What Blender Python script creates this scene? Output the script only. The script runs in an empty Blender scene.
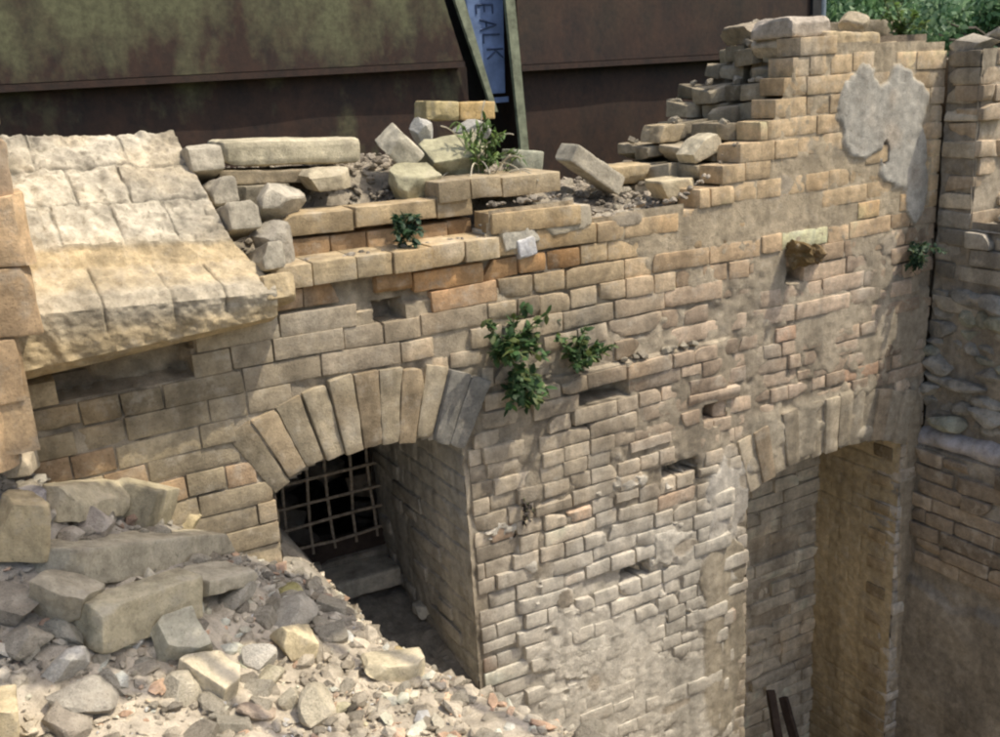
import bpy, math, random
import numpy as np
from mathutils import Vector, Matrix
rng = np.random.default_rng(11); random.seed(11)
S = bpy.context.scene; COL = S.collection

# ------------------------------------------------------------------ camera
az = math.radians(61.4); th = math.radians(16.3); roll = 0.06
Zv = np.array([0, 0, 1.0])
Fh = np.array([math.cos(az), math.sin(az), 0]); R0 = np.array([math.sin(az), -math.cos(az), 0])
Fd = Fh*math.cos(th) - Zv*math.sin(th); U0 = Fh*math.sin(th) + Zv*math.cos(th)
Ri = math.cos(roll)*R0 - math.sin(roll)*U0; Ui = math.sin(roll)*R0 + math.cos(roll)*U0
CAM = -3.0*Fh + np.array([0, 0, 2.6])
cd = bpy.data.cameras.new('camera'); cam = bpy.data.objects.new('camera', cd); COL.objects.link(cam)
cd.lens = 36; cd.sensor_width = 36; cd.clip_start = 0.05; cd.clip_end = 500
m = Matrix.Identity(4)
for i in range(3):
    m[i][0] = Ri[i]; m[i][1] = Ui[i]; m[i][2] = -Fd[i]; m[i][3] = CAM[i]
cam.matrix_world = m; S.camera = cam

def ray(px, py): return Fd + Ri*(px-500)/1000 + Ui*(368.5-py)/1000
def on(px, py, ax, v):
    d = ray(px, py); return CAM + d*((v-CAM[ax])/d[ax])

# ------------------------------------------------------------------ noise
def _h(ix, iy, iz, s):
    h = (ix*374761393 + iy*668265263 + iz*2147483647 + s*974634777) & 0xffffffff
    h = ((h ^ (h >> 13))*1274126177) & 0xffffffff
    h = h ^ (h >> 16)
    return (h & 0xffff)/65535.0
def noise(p, s=0):
    p = np.asarray(p, float); f = np.floor(p); t = p-f; i = f.astype(np.int64); t = t*t*(3-2*t)
    x, y, z = i[..., 0], i[..., 1], i[..., 2]; r = 0
    for a in (0, 1):
        for b in (0, 1):
            for c in (0, 1):
                w = (t[..., 0] if a else 1-t[..., 0])*(t[..., 1] if b else 1-t[..., 1])*(t[..., 2] if c else 1-t[..., 2])
                r = r + w*_h(x+a, y+b, z+c, s)
    return r*2-1
def fbm(p, o=3, s=0):
    p = np.asarray(p, float); r = 0; a = 1.0; q = 0
    for k in range(o):
        r = r + a*noise(p*(2.03**k)+17.3*k, s+k); q += a; a *= .5
    return r/q
def P3(x, y=0., z=0.):
    x, y, z = np.broadcast_arrays(np.asarray(x, float), y, z); return np.stack([x, y, z], -1)
def sstep(a, b, x):
    t = np.clip((x-a)/(b-a), 0, 1); return t*t*(3-2*t)

# ------------------------------------------------------------------ mesh helpers
def box_template(nx, ny, nz):
    vid = {}; V = []; Fc = []
    def v(i, j, k):
        if (i, j, k) not in vid: vid[(i, j, k)] = len(V); V.append((i/nx*2-1, j/ny*2-1, k/nz*2-1))
        return vid[(i, j, k)]
    for i in range(nx):
        for j in range(ny):
            Fc.append((v(i, j, 0), v(i, j+1, 0), v(i+1, j+1, 0), v(i+1, j, 0)))
            Fc.append((v(i, j, nz), v(i+1, j, nz), v(i+1, j+1, nz), v(i, j+1, nz)))
    for i in range(nx):
        for k in range(nz):
            Fc.append((v(i, 0, k), v(i+1, 0, k), v(i+1, 0, k+1), v(i, 0, k+1)))
            Fc.append((v(i, ny, k), v(i, ny, k+1), v(i+1, ny, k+1), v(i+1, ny, k)))
    for j in range(ny):
        for k in range(nz):
            Fc.append((v(0, j, k), v(0, j, k+1), v(0, j+1, k+1), v(0, j+1, k)))
            Fc.append((v(nx, j, k), v(nx, j+1, k), v(nx, j+1, k+1), v(nx, j, k+1)))
    return np.array(V), np.array(Fc)
T_WALL = box_template(11, 3, 5); T_HEAD = box_template(6, 3, 5); T_BIG = box_template(26, 14, 11)
def ico(sub):
    import bmesh
    bm = bmesh.new(); bmesh.ops.create_icosphere(bm, subdivisions=sub, radius=1)
    V = np.array([v.co[:] for v in bm.verts]); Fc = np.array([[v.index for v in f.verts] for f in bm.faces]); bm.free()
    return V, Fc
ICO1 = ico(1); ICO2 = ico(2); ICO3 = ico(3)

def brick_verts(tp, L, D, H, r=.006, rough=.0025, chips=2, chip=.02, fr=28):
    """a worn brick: rounded box, pitted faces, knocked-off corners and edges"""
    V = tp[0].copy(); h = np.array([L, D, H])/2
    rr = min(r, h.min()*.45)
    for ax_ in range(3):
        lv = np.unique(np.round(V[:, ax_], 6)); n_ = len(lv)
        if n_ >= 4:
            new = np.concatenate([[-1.], np.linspace(-(1-rr/h[ax_]), 1-rr/h[ax_], n_-2), [1.]])
            V[:, ax_] = new[np.searchsorted(lv, np.round(V[:, ax_], 6))]
    P = V*h
    inner = np.clip(P, -(h-rr), h-rr); d = P-inner; n = np.linalg.norm(d, axis=1)
    e = n > 1e-9
    P[e] = inner[e]+d[e]/n[e, None]*rr
    nr = P/h; nr = nr/np.linalg.norm(nr, axis=1)[:, None]
    off = rng.uniform(0, 100, 3)
    P = P+nr*(fbm(P*fr+off, 3)*rough + noise(P*9+off)*rough*.7)[:, None]
    for c in range(chips):
        sg = rng.choice([-1, 1], 3).astype(float)
        w = np.array([rng.uniform(.2, 1), rng.uniform(.2, 1), rng.uniform(.2, 1)])
        if rng.random() < .5: w[rng.integers(3)] = 0
        nn = sg*w; nn /= np.linalg.norm(nn)
        lim = (np.abs(nn)*h).sum() - chip*rng.uniform(.2, 1)
        dd = P@nn + noise(P*40+off)*.003
        k = dd > lim
        P[k] -= (dd[k]-lim)[:, None]*nn
    return P
def rock_verts(tp, sx, sy, sz, cuts=9, rough=.05):
    V = tp[0].copy(); off = rng.uniform(0, 100, 3)
    V = V*(1+rough*noise(V*3+off))[:, None]
    for c in range(cuts):
        n = rng.normal(size=3); n /= np.linalg.norm(n); lim = rng.uniform(.52, .85)
        d = V@n; k = d > lim; V[k] -= (d[k]-lim)[:, None]*n
    V = V*(1+.03*noise(V*7+off))[:, None]
    return V*np.array([sx, sy, sz])/2*1.25
def rot(rx, ry, rz):
    return np.array((Matrix.Rotation(rz, 3, 'Z') @ Matrix.Rotation(ry, 3, 'Y') @ Matrix.Rotation(rx, 3, 'X')))

class Batch:
    def __init__(s): s.V = []; s.F = []; s.C = []; s.n = 0
    def add(s, V, Fc, col, Rm=None, loc=None):
        if Rm is not None: V = V@np.asarray(Rm).T
        if loc is not None: V = V+np.asarray(loc)
        s.V.append(V); s.F.append(np.asarray(Fc)+s.n); s.n += len(V)
        col = np.asarray(col, float)
        s.C.append(np.tile(col, (len(V), 1)) if col.ndim == 1 else col)
    def build(s, name, mat, parent=None, smooth=True, origin=None):
        V = np.concatenate(s.V); C = np.concatenate(s.C)
        if origin is not None: V = V-np.asarray(origin)
        sizes = [f.shape[1] for f in s.F]
        me = bpy.data.meshes.new(name)
        me.vertices.add(len(V)); me.vertices.foreach_set('co', V.astype('f').ravel())
        loops = np.concatenate([f.ravel() for f in s.F]).astype('i')
        tot = np.concatenate([np.full(len(f), f.shape[1]) for f in s.F]).astype('i')
        st = np.concatenate([[0], np.cumsum(tot)[:-1]]).astype('i')
        me.loops.add(len(loops)); me.polygons.add(len(tot))
        me.loops.foreach_set('vertex_index', loops)
        me.polygons.foreach_set('loop_start', st)
        me.polygons.foreach_set('use_smooth', np.full(len(tot), smooth))
        me.update(calc_edges=True)
        a = me.color_attributes.new('Col', 'FLOAT_COLOR', 'POINT')
        a.data.foreach_set('color', np.concatenate([C, np.ones((len(C), 1))], 1).astype('f').ravel())
        me.materials.append(mat)
        if smooth and len(V) < 900000: me.set_sharp_from_angle(angle=math.radians(34))
        o = bpy.data.objects.new(name, me); COL.objects.link(o)
        if origin is not None: o.location = origin
        if parent: o.parent = parent
        return o
def tag(o, label=None, cat=None, group=None, kind=None):
    if label: o['label'] = label
    if cat: o['category'] = cat
    if group: o['group'] = group
    if kind: o['kind'] = kind
    return o
def empty(name, loc=(0, 0, 0)):
    o = bpy.data.objects.new(name, None); COL.objects.link(o); o.location = loc; o.empty_display_size = .1
    return o
def grid(nu, nv):
    i, j = np.meshgrid(np.arange(nu-1), np.arange(nv-1), indexing='ij'); a = i*nv+j
    return np.stack([a, a+nv, a+nv+1, a+1], -1).reshape(-1, 4)
def sub(parent_obj, child):          # keep the world placement of a child built in world coordinates
    child.parent = parent_obj; child.location = Vector(child.location)-Vector(parent_obj.location); return child

# ------------------------------------------------------------------ materials
def nt(name):
    m = bpy.data.materials.new(name); m.use_nodes = True; n = m.node_tree; n.nodes.clear()
    out = n.nodes.new('ShaderNodeOutputMaterial'); b = n.nodes.new('ShaderNodeBsdfPrincipled')
    n.links.new(b.outputs[0], out.inputs[0]); return m, n, b
def N(n, t, **k):
    x = n.nodes.new(t)
    for a, v in k.items():
        if a in ('operation', 'blend_type', 'data_type', 'feature', 'distance', 'attribute_name', 'noise_dimensions'): setattr(x, a, v)
        else: x.inputs[a].default_value = v
    return x
def ramp(n, src, stops):
    r = n.nodes.new('ShaderNodeValToRGB'); n.links.new(src, r.inputs[0])
    e = r.color_ramp.elements
    while len(e) < len(stops): e.new(.5)
    for i, (p, c) in enumerate(stops):
        e[i].position = p; e[i].color = (c, c, c, 1) if isinstance(c, (int, float)) else (*c, 1)
    return r.outputs[0]
def mix(n, f, a, b, mode='MIX'):
    x = n.nodes.new('ShaderNodeMix'); x.data_type = 'RGBA'; x.blend_type = mode
    for v, i in ((f, 0), (a, 6), (b, 7)):
        if isinstance(v, (int, float)): x.inputs[i].default_value = v
        elif isinstance(v, tuple): x.inputs[i].default_value = (*v, 1)
        else: n.links.new(v, x.inputs[i])
    return x.outputs[2]
def masonry_mat(name, bump=.5, fine=160, dust=(.52, .47, .38), dust_amt=.45, grime=(.16, .13, .095), grime_amt=.3, rough=.92):
    m, n, b = nt(name)
    tc = n.nodes.new('ShaderNodeTexCoord'); co = tc.outputs['Object']
    at = N(n, 'ShaderNodeAttribute', attribute_name='Col')
    def ns(scale, det=4, rg=.6):
        x = N(n, 'ShaderNodeTexNoise', Scale=scale, Detail=det, Roughness=rg); n.links.new(co, x.inputs['Vector']); return x.outputs[0]
    big = ns(5, 5); mid = ns(26, 5, .65); fin = ns(fine, 5, .7)
    c = mix(n, 1.0, at.outputs['Color'], ramp(n, mid, [(.3, .68), (.72, 1.28)]), 'MULTIPLY')
    c = mix(n, 1.0, c, ramp(n, fin, [(.3, .85), (.7, 1.13)]), 'MULTIPLY')
    f1 = N(n, 'ShaderNodeMath', operation='MULTIPLY'); n.links.new(ramp(n, ns(17, 6, .7), [(.52, 0.0), (.66, 1.0)]), f1.inputs[0]); f1.inputs[1].default_value = dust_amt
    c = mix(n, f1.outputs[0], c, dust)
    f2 = N(n, 'ShaderNodeMath', operation='MULTIPLY'); n.links.new(ramp(n, ns(8, 6, .75), [(.54, 0.0), (.7, 1.0)]), f2.inputs[0]); f2.inputs[1].default_value = grime_amt
    c = mix(n, f2.outputs[0], c, grime)
    mp = N(n, 'ShaderNodeMapping'); mp.inputs['Scale'].default_value = (7, 7, .9); n.links.new(co, mp.inputs[0])
    sk = N(n, 'ShaderNodeTexNoise', Scale=1.0, Detail=5., Roughness=.6); n.links.new(mp.outputs[0], sk.inputs['Vector'])
    c = mix(n, 1.0, c, ramp(n, sk.outputs[0], [(.36, .72), (.52, 1.03)]), 'MULTIPLY')
    vo = N(n, 'ShaderNodeTexVoronoi', Scale=95.); n.links.new(co, vo.inputs['Vector'])
    c = mix(n, 1.0, c, ramp(n, vo.outputs['Distance'], [(.08, .62), (.2, 1.0)]), 'MULTIPLY')
    n.links.new(c, b.inputs['Base Color']); b.inputs['Roughness'].default_value = rough; b.inputs['Specular IOR Level'].default_value = .2
    bp = N(n, 'ShaderNodeBump', Strength=bump, Distance=.006)
    ad = N(n, 'ShaderNodeMath', operation='ADD'); n.links.new(mid, ad.inputs[0]); n.links.new(fin, ad.inputs[1])
    n.links.new(ad.outputs[0], bp.inputs['Height']); n.links.new(bp.outputs[0], b.inputs['Normal'])
    return m
M_BRICK = masonry_mat('old_yellow_brick')
M_MORTAR = masonry_mat('lime_mortar', bump=.8, fine=220, dust_amt=.35, grime_amt=.35)
M_LOOSE = masonry_mat('loose_brick_mat', bump=.5, fine=130, dust_amt=.35, grime_amt=.25)
M_RUB = masonry_mat('rubble_mat', bump=.8, fine=200, dust_amt=.5, grime_amt=.3)

def rust_mat(name, green_amt):
    m, n, b = nt(name)
    tc = n.nodes.new('ShaderNodeTexCoord'); co = tc.outputs['Object']
    mp = N(n, 'ShaderNodeMapping'); mp.inputs['Scale'].default_value = (1.1, 1, .65); n.links.new(co, mp.inputs[0])
    a = N(n, 'ShaderNodeTexNoise', Scale=4.6, Detail=9., Roughness=.6); n.links.new(mp.outputs[0], a.inputs['Vector'])
    s = N(n, 'ShaderNodeTexNoise', Scale=40., Detail=5., Roughness=.7); n.links.new(co, s.inputs['Vector'])
    s2 = N(n, 'ShaderNodeTexNoise', Scale=7., Detail=6., Roughness=.75); n.links.new(mp.outputs[0], s2.inputs['Vector'])
    mixn = N(n, 'ShaderNodeMath', operation='MULTIPLY_ADD'); n.links.new(s.outputs[0], mixn.inputs[0]); mixn.inputs[1].default_value = .35
    h_ = N(n, 'ShaderNodeMath', operation='MULTIPLY'); n.links.new(s2.outputs[0], h_.inputs[0]); h_.inputs[1].default_value = .65; n.links.new(h_.outputs[0], mixn.inputs[2])
    rust = mix(n, ramp(n, mixn.outputs[0], [(.38, 0.), (.68, 1.)]), (.012, .0065, .0045), (.055, .025, .013))
    grn = mix(n, ramp(n, s.outputs[0], [(.3, 0.), (.7, 1.)]), (.065, .065, .03), (.145, .15, .075))
    # the paint survives on the upper part of the sheet and has rusted off lower down
    sp = n.nodes.new('ShaderNodeSeparateXYZ'); n.links.new(co, sp.inputs[0])
    mr = N(n, 'ShaderNodeMapRange'); mr.inputs['From Min'].default_value = 2.62; mr.inputs['From Max'].default_value = 2.95; n.links.new(sp.outputs[2], mr.inputs[0])
    mr.inputs['To Min'].default_value = -.12; mr.inputs['To Max'].default_value = .08
    ad = N(n, 'ShaderNodeMath', operation='ADD'); n.links.new(a.outputs[0], ad.inputs[0]); n.links.new(mr.outputs[0], ad.inputs[1])
    f = N(n, 'ShaderNodeMath', operation='MULTIPLY'); n.links.new(ramp(n, ad.outputs[0], [(.40, 0.), (.62, 1.)]), f.inputs[0]); f.inputs[1].default_value = green_amt
    c = mix(n, f.outputs[0], rust, grn)
    n.links.new(c, b.inputs['Base Color']); b.inputs['Roughness'].default_value = .75; b.inputs['Metallic'].default_value = 0.
    bp = N(n, 'ShaderNodeBump', Strength=.3, Distance=.004); n.links.new(s.outputs[0], bp.inputs['Height']); n.links.new(bp.outputs[0], b.inputs['Normal'])
    return m
M_RUSTG = rust_mat('rusty_green_steel', .95); M_RUST = rust_mat('rusty_brown_steel', 0.06)
def plain(name, col, rough=.8, var=.35, scale=30, metallic=0, bump=.2, sub_=0):
    m, n, b = nt(name)
    tc = n.nodes.new('ShaderNodeTexCoord')
    s = N(n, 'ShaderNodeTexNoise', Scale=float(scale), Detail=5., Roughness=.65); n.links.new(tc.outputs['Object'], s.inputs['Vector'])
    c = mix(n, 1.0, tuple(col), ramp(n, s.outputs[0], [(.3, 1-var), (.7, 1+var)]), 'MULTIPLY')
    n.links.new(c, b.inputs['Base Color']); b.inputs['Roughness'].default_value = rough; b.inputs['Metallic'].default_value = metallic
    b.inputs['Specular IOR Level'].default_value = .3
    bp = N(n, 'ShaderNodeBump', Strength=bump, Distance=.004); n.links.new(s.outputs[0], bp.inputs['Height']); n.links.new(bp.outputs[0], b.inputs['Normal'])
    return m
M_GPOST = plain('flaking_green_paint', (.20, .22, .15), scale=25, var=.5)
M_BLUE = plain('faded_blue_paint', (.17, .25, .44), scale=14, var=.3)
M_INK = plain('dark_blue_ink', (.06, .09, .17), scale=40)
M_DARK = plain('dark_steel', (.03, .03, .03), scale=20)
M_BAR = plain('rusty_bar', (.34, .28, .21), scale=60, var=.5, rough=.7)
M_WOOD = plain('dark_wood', (.045, .032, .025), scale=22, var=.5)
M_EARTH = plain('earth', (.14, .115, .085), scale=9, var=.5, bump=.8)
M_STEM = plain('stem', (.12, .15, .06), scale=50)
M_BARK = plain('bark', (.12, .10, .08), scale=25, var=.5, bump=.8)
M_DRY = plain('dry_stalk', (.48, .44, .34), scale=50, var=.3)
def leaf_mat(name, dust=.1):
    m, n, b = nt(name)
    at = N(n, 'ShaderNodeAttribute', attribute_name='Col'); n.links.new(at.outputs['Color'], b.inputs['Base Color'])
    b.inputs['Roughness'].default_value = .6
    tr = n.nodes.new('ShaderNodeBsdfTranslucent'); n.links.new(at.outputs['Color'], tr.inputs[0])
    mx = n.nodes.new('ShaderNodeMixShader'); mx.inputs[0].default_value = .35
    n.links.new(b.outputs[0], mx.inputs[1]); n.links.new(tr.outputs[0], mx.inputs[2])
    n.links.new(mx.outputs[0], n.nodes['Material Output'].inputs[0])
    return m
M_LEAF = leaf_mat('leaf')

# ------------------------------------------------------------------ wall layout (x along the wall, z up, face at y=0)
PITCH = .0665
WX0, WX1, WZ0 = -2.3, 2.02, -.8
TOPX = [-2.3, -.74, -.72, -.02, 0, .30, .32, .76, .89, 1.00, 1.12, 1.20, 1.25, 2.02]
TOPZ = [2.0, 2.0, 2.14, 2.14, 2.23, 2.23, 2.16, 2.17, 2.25, 2.34, 2.43, 2.57, 2.66, 2.64]
def top(x): return np.interp(x, TOPX, TOPZ)
# openings: (x0, x1, spring z, rise, ring thickness)
WIN = (-.75, -.15, 1.495, .08, .225); DOOR = (1.04, 1.89, 1.035, .06, .225)
def arc(op):
    x0, x1, zs, r, t = op; w = (x1-x0)/2; R = (w*w+r*r)/(2*r); return (x0+x1)/2, zs+r-R, R, w
def ring_iv(op, z):
    """x interval of opening + ring at height z (None above it)"""
    x0, x1, zs, r, t = op; cx, cz, R, w = arc(op)
    if z < zs: 
        # the skewback: the ring's springing faces lean outwards
        return (x0, x1)
    ha = math.asin(w/R); Ro = R+t
    dz = z-cz
    if dz >= Ro: return None
    half = math.sqrt(Ro*Ro-dz*dz); half = min(half, dz*math.tan(ha))
    return (cx-half, cx+half)
def hash01(*a): return float(_h(np.int64(a[0]), np.int64(a[1] if len(a) > 1 else 0), np.int64(a[2] if len(a) > 2 else 0), 7))

def zone_col(x, z):
    base = np.array([.43, .365, .27])
    left = np.array([.37, .305, .20]); upp = np.array([.54, .41, .24]); low = np.array([.45, .41, .345]); rt = np.array([.36, .30, .24])
    c = base.copy()
    a = float(sstep(-.45, -1.0, x)); c = c*(1-a)+left*a
    a = float(sstep(1.75, 2.1, z))*float(sstep(-.7, .1, x)); c = c*(1-a)+upp*a
    a = float(sstep(1.3, .6, z)); c = c*(1-a)+low*a
    return c
def brick_col(x, z, var=.15):
    c = zone_col(x, z)*(1+rng.normal(0, var))
    pk = float(sstep(.3, .8, x))*float(sstep(2.15, 1.9, z))*float(sstep(1.1, 1.4, z)); c = c*(np.array([1., 1, 1])*(1-pk)+np.array([1.0, .93, .92])*pk)
    u = rng.random()
    if u < .06: c = c*np.array([1.08, .93, .86])          # pinkish
    elif u < .14: c = c*np.array([.84, .85, .88])         # grey
    elif u < .28: c = np.minimum(c*1.2, .64)              # pale
    elif u < .33: c = c*.7
    return np.clip(c, .05, .66)
def tint(P, c):
    # blotches of soot, lime and fired colour inside each brick
    a = fbm(P*11, 3, 201)[:, None]; b_ = fbm(P*23+7, 3, 202)[:, None]
    o = sstep(.12, .5, fbm(P*4.3+3, 3, 203))[:, None]; l = sstep(.2, .55, fbm(P*6.1+11, 4, 204))[:, None]
    c = c*(1+.26*a+.2*b_)
    c = c*(1-.35*o)+c*np.array([1.12, .92, .70])*.35*o
    c = c*(1-.45*l)+np.array([.50, .46, .38])*.45*l
    lm = np.asarray(limewash(P[:, 0], P[:, 2]))[:, None]; c = c*(1-lm)+np.array([.56, .525, .445])*lm*(1+.15*a)
    return np.clip(c, .03, .66)
def limewash(x, z):
    # chalky wash running down the lower wall between the two openings
    m = sstep(-.2, .1, x)*sstep(1.04, .9, x)*sstep(1.45, .5, z)
    q = fbm(P3(np.asarray(x)*2.6, 4.2, np.asarray(z)*1.5), 4, 222)+.35*fbm(P3(np.asarray(x)*14, 4.2, np.asarray(z)*8), 3, 223)
    return .85*sstep(.45-.95*m, .95-.95*m, q+.32)*sstep(0, .3, m)
def wave(x, z): return .010*float(noise(P3(x*1.3, 3.1, z*1.2))) + .004*float(noise(P3(x*5, 9, z*4)))

def erode(x, z):
    """0 crisp .. 1 battered"""
    e = float(sstep(-.15, .1, x))*float(sstep(1.95, 1.6, z))*.75 + .18
    return min(1, max(0, e+.35*float(noise(P3(x*2.2, 5, z*2.2)))))

def fill_row(B, x0, x1, z, k, yf=0., dep=.12, colf=brick_col, skip=None, er=erode, frame=None, hdr=None, prot=.004, force=False, PITCH=PITCH, ls=1.0):
    """one course of bricks from x0 to x1"""
    L = x1-x0
    if L < .03: return
    x = x0 - (rng.uniform(0, .2) if L > .6 else 0)
    header = (k % 2 == 0) if hdr is None else hdr
    while x < x1-.004:
        e0 = er(x, z)
        ln = .122 if force or (header and rng.random() < .8) or rng.random() < (.12 if ls == 1 else .35) else .252
        ln *= ls*(1+rng.normal(0, .05+.08*e0))
        a, b_ = max(x, x0), min(x+ln, x1)
        if x1-b_ < .05: b_ = x1
        x = b_
        if b_-a < .028: continue
        gap = rng.uniform(.002, .0055)+(.0015 if ls < 1 else 0); l = b_-a-gap; cx = (a+b_)/2
        if skip is not None and skip(cx, z): continue
        e = er(cx, z)
        if rng.random() < .02*e: continue
        h = PITCH-rng.uniform(.002, .006)-.005*e*rng.random()
        tp = T_WALL if l > .17 else T_HEAD
        V = brick_verts(tp, l, dep, h, r=.0018+.002*e, rough=.0012+.003*e, chips=int(rng.random()*1.6+2.2*e), chip=.008+.022*e)
        yo = (yf(cx, z) if callable(yf) else yf)+dep/2+rng.normal(0, prot*.6+.003*e) + (rng.uniform(.01, .03) if rng.random() < .05*e else 0)
        w0 = wave(cx, z); sl = (wave(cx+.05, z)-wave(cx-.05, z))/.1
        Rm = rot(rng.normal(0, .008+.02*e), -sl+rng.normal(0, .003+.010*e), rng.normal(0, .006+.015*e))
        loc = np.array([cx, yo, z+w0+rng.normal(0, .0015)])
        if frame is not None:
            V = V@Rm.T+loc; V = frame(V); B.add(V, tp[1], colf(cx, z))
        else: B.add(V, tp[1], tint(V+loc, colf(cx, z)), Rm, loc)

wall = empty('brick_wall', (0, 0, 0))
tag(wall, 'long ruined wall of pale yellow brick with an arched barred window and an arched doorway', 'wall')
# --- face courses
B = Batch()
HOLES = [(.36, 1.585, .09, .032), (.28, 1.47, .03, .035), (-.35, 1.96, .02, .02), (.70, 1.20, .05, .028), (.86, 1.39, .03, .03),
         (1.30, 1.86, .06, .04), (-1.13, 1.94, .18, .045), (.5, .86, .045, .028)]
def skip_face(x, z):
    for hx, hz, hw, hh in HOLES:
        if abs(x-hx) < hw+.03 and abs(z-hz) < hh: return True
    return False
LX, LZ = -.13, 1.655
def protr(x, z): return -.022*sstep(0, .12, x)*sstep(.98, .85, x)*sstep(LZ+.004, LZ-.004, z)
def cut(ivs, iv):
    new = []
    for a, b_ in ivs:
        if iv[1] <= a or iv[0] >= b_: new.append((a, b_)); continue
        if iv[0] > a: new.append((a, iv[0]))
        if iv[1] < b_: new.append((iv[1], b_))
    return new
def low_col(x, z):
    return brick_col(x, z, .17)
for (za, zb, pitch, side_) in ((WZ0, LZ, .0575, 'low'), (WZ0, 2.75, PITCH, 'main')):
    k = 0; z = za+pitch/2
    if side_ == 'main': z = 2.1035-int((2.1035-WZ0)/PITCH)*PITCH
    else: z = LZ-pitch/2-int((LZ-WZ0)/pitch)*pitch
    while z < zb:
        xs = np.arange(WX0, WX1, .01); ok = top(xs) >= z+pitch*.3
        ivs = []; st = None
        for xx, o_ in zip(xs, ok):
            if o_ and st is None: st = xx
            if not o_ and st is not None: ivs.append((st, xx)); st = None
        if st is not None: ivs.append((st, WX1))
        for op in (WIN, DOOR):
            iv = ring_iv(op, z)
            if iv is not None: ivs = cut(ivs, iv)
        if side_ == 'low': ivs = cut(ivs, (WX0-1, LX))
        elif z < LZ+.02:
            ivs = cut(ivs, (LX, WX1+1))
        for a, b_ in ivs:
            if side_ == 'low':
                fill_row(B, a, b_, z, k, yf=lambda x, z: float(protr(x, z)), dep=.13, colf=low_col, skip=skip_face, er=lambda x, z: min(1, .28+.35*erode(x, z)), PITCH=pitch, ls=.78, prot=.002); continue
            if 2.06 < z < 2.14 and a > -.9 and b_ > -.3:
                fill_row(B, max(a, -.72), .02, z, 0, yf=-.022, dep=.24, hdr=True, force=True, colf=lambda x, z: np.array([.50, .40, .25])*(1+rng.normal(0, .12)), er=lambda x, z: .15)
                a = .02
            def cf(x, z):
                if 1.985 < z < 2.06 and -.72 < x < .35: return np.array([.43, .27, .135])*(1+rng.normal(0, .2))
                if z > 2.04 and x > .3: return np.array([.58, .44, .27])*(1+rng.normal(0, .10))
                return brick_col(x, z)
            under = 1.985 < z < 2.06
            fill_row(B, a, b_, z, k, yf=(.004 if under and a < -.5 else 0), colf=cf, skip=skip_face, er=(lambda x, z: 1.0 if -.7 < x < .35 else .3) if under else erode, ls=.90)
        z += pitch; k += 1
o = B.build('brickwork', M_BRICK, wall)

# --- mortar sheet with lime and plaster smears
def blob(x, z, cx, cz, rx, rz, s=0, j=.35, fq=9):
    d = np.sqrt(((x-cx)/rx)**2+((z-cz)/rz)**2) + j*fbm(P3(x*fq, s, z*fq), 4, s)
    return sstep(1.05, .93, d)
def solid(x, z):
    ok = z < top(x)-.012-.045*((x > .74) & (x < 1.3))
    for op in (WIN, DOOR):
        x0, x1, zs, r, t = op; cx, cz, R, w = arc(op)
        ins = (x > x0-.004) & (x < x1+.004) & ((z < zs) | ((x-cx)**2+(z-cz)**2 < R*R))
        ok &= ~ins
    return ok
st = .0075
xs = np.arange(WX0, WX1-.012, st); zs_ = np.arange(WZ0, 2.7, st)
X, Z = np.meshgrid(xs, zs_, indexing='ij')
yprot = protr(X, Z)
flush = sstep(.3, .7, X)*sstep(1.85, 2.1, Z)
rk = sstep(-.25+.5*flush, .35+.4*flush, fbm(P3(X*6, 0, Z*6), 4, 5)+.5*fbm(P3(X*26, 0, Z*26), 2, 6))
lowz = sstep(LX-.01, LX, X)*sstep(LZ+.004, LZ-.004, Z)*sstep(1.04, 1.0, X)
yy = .0015 + .009*rk + .003*fbm(P3(X*34, 0, Z*34), 3, 3) + .003*lowz + .003*sstep(.9, .5, X)
er_ = sstep(-.15, .1, X)*sstep(1.95, 1.6, Z); yy -= .003*er_; yy += .02*sstep(1.975, 1.985, Z)*sstep(2.08, 2.07, Z)*sstep(-.75, -.7, X)*sstep(.4, .3, X)
for hx, hz, hw, hh in HOLES:
    q_ = np.maximum(np.abs(X-hx)/(hw+.025), np.abs(Z-hz)/(hh+.012))+.16*fbm(P3(X*30, 1, Z*30), 3, 8); yy += .08*sstep(1.05, .9, q_)*(1+.3*fbm(P3(X*20, 5, Z*20), 2, 9))
colm = np.stack([np.full(X.shape, v) for v in (.42, .37, .29)], -1)
zc = np.stack([.36+.08*sstep(1.75, 2.1, Z), .305+.05*sstep(1.75, 2.1, Z), .22+.01*sstep(1.75, 2.1, Z)], -1)
colm = (1-.15*lowz[..., None])*(colm*.35+zc*.65)*(1.12-.35*rk)[..., None]*(1+.3*fbm(P3(X*9, 3, Z*9), 4, 8))[..., None]
def patch(mask, depth, colr):
    global yy, colm
    yy = yy*(1-mask)+(depth+.003*fbm(P3(X*14, 2, Z*14), 3, 9)+.0015*fbm(P3(X*70, 2, Z*70), 2, 9))*mask
    colm = colm*(1-mask[..., None])+np.array(colr)*mask[..., None]
lw = limewash(X, Z)[..., None]; colm = colm*(1-lw)+np.array([.52, .485, .41])*lw
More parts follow.
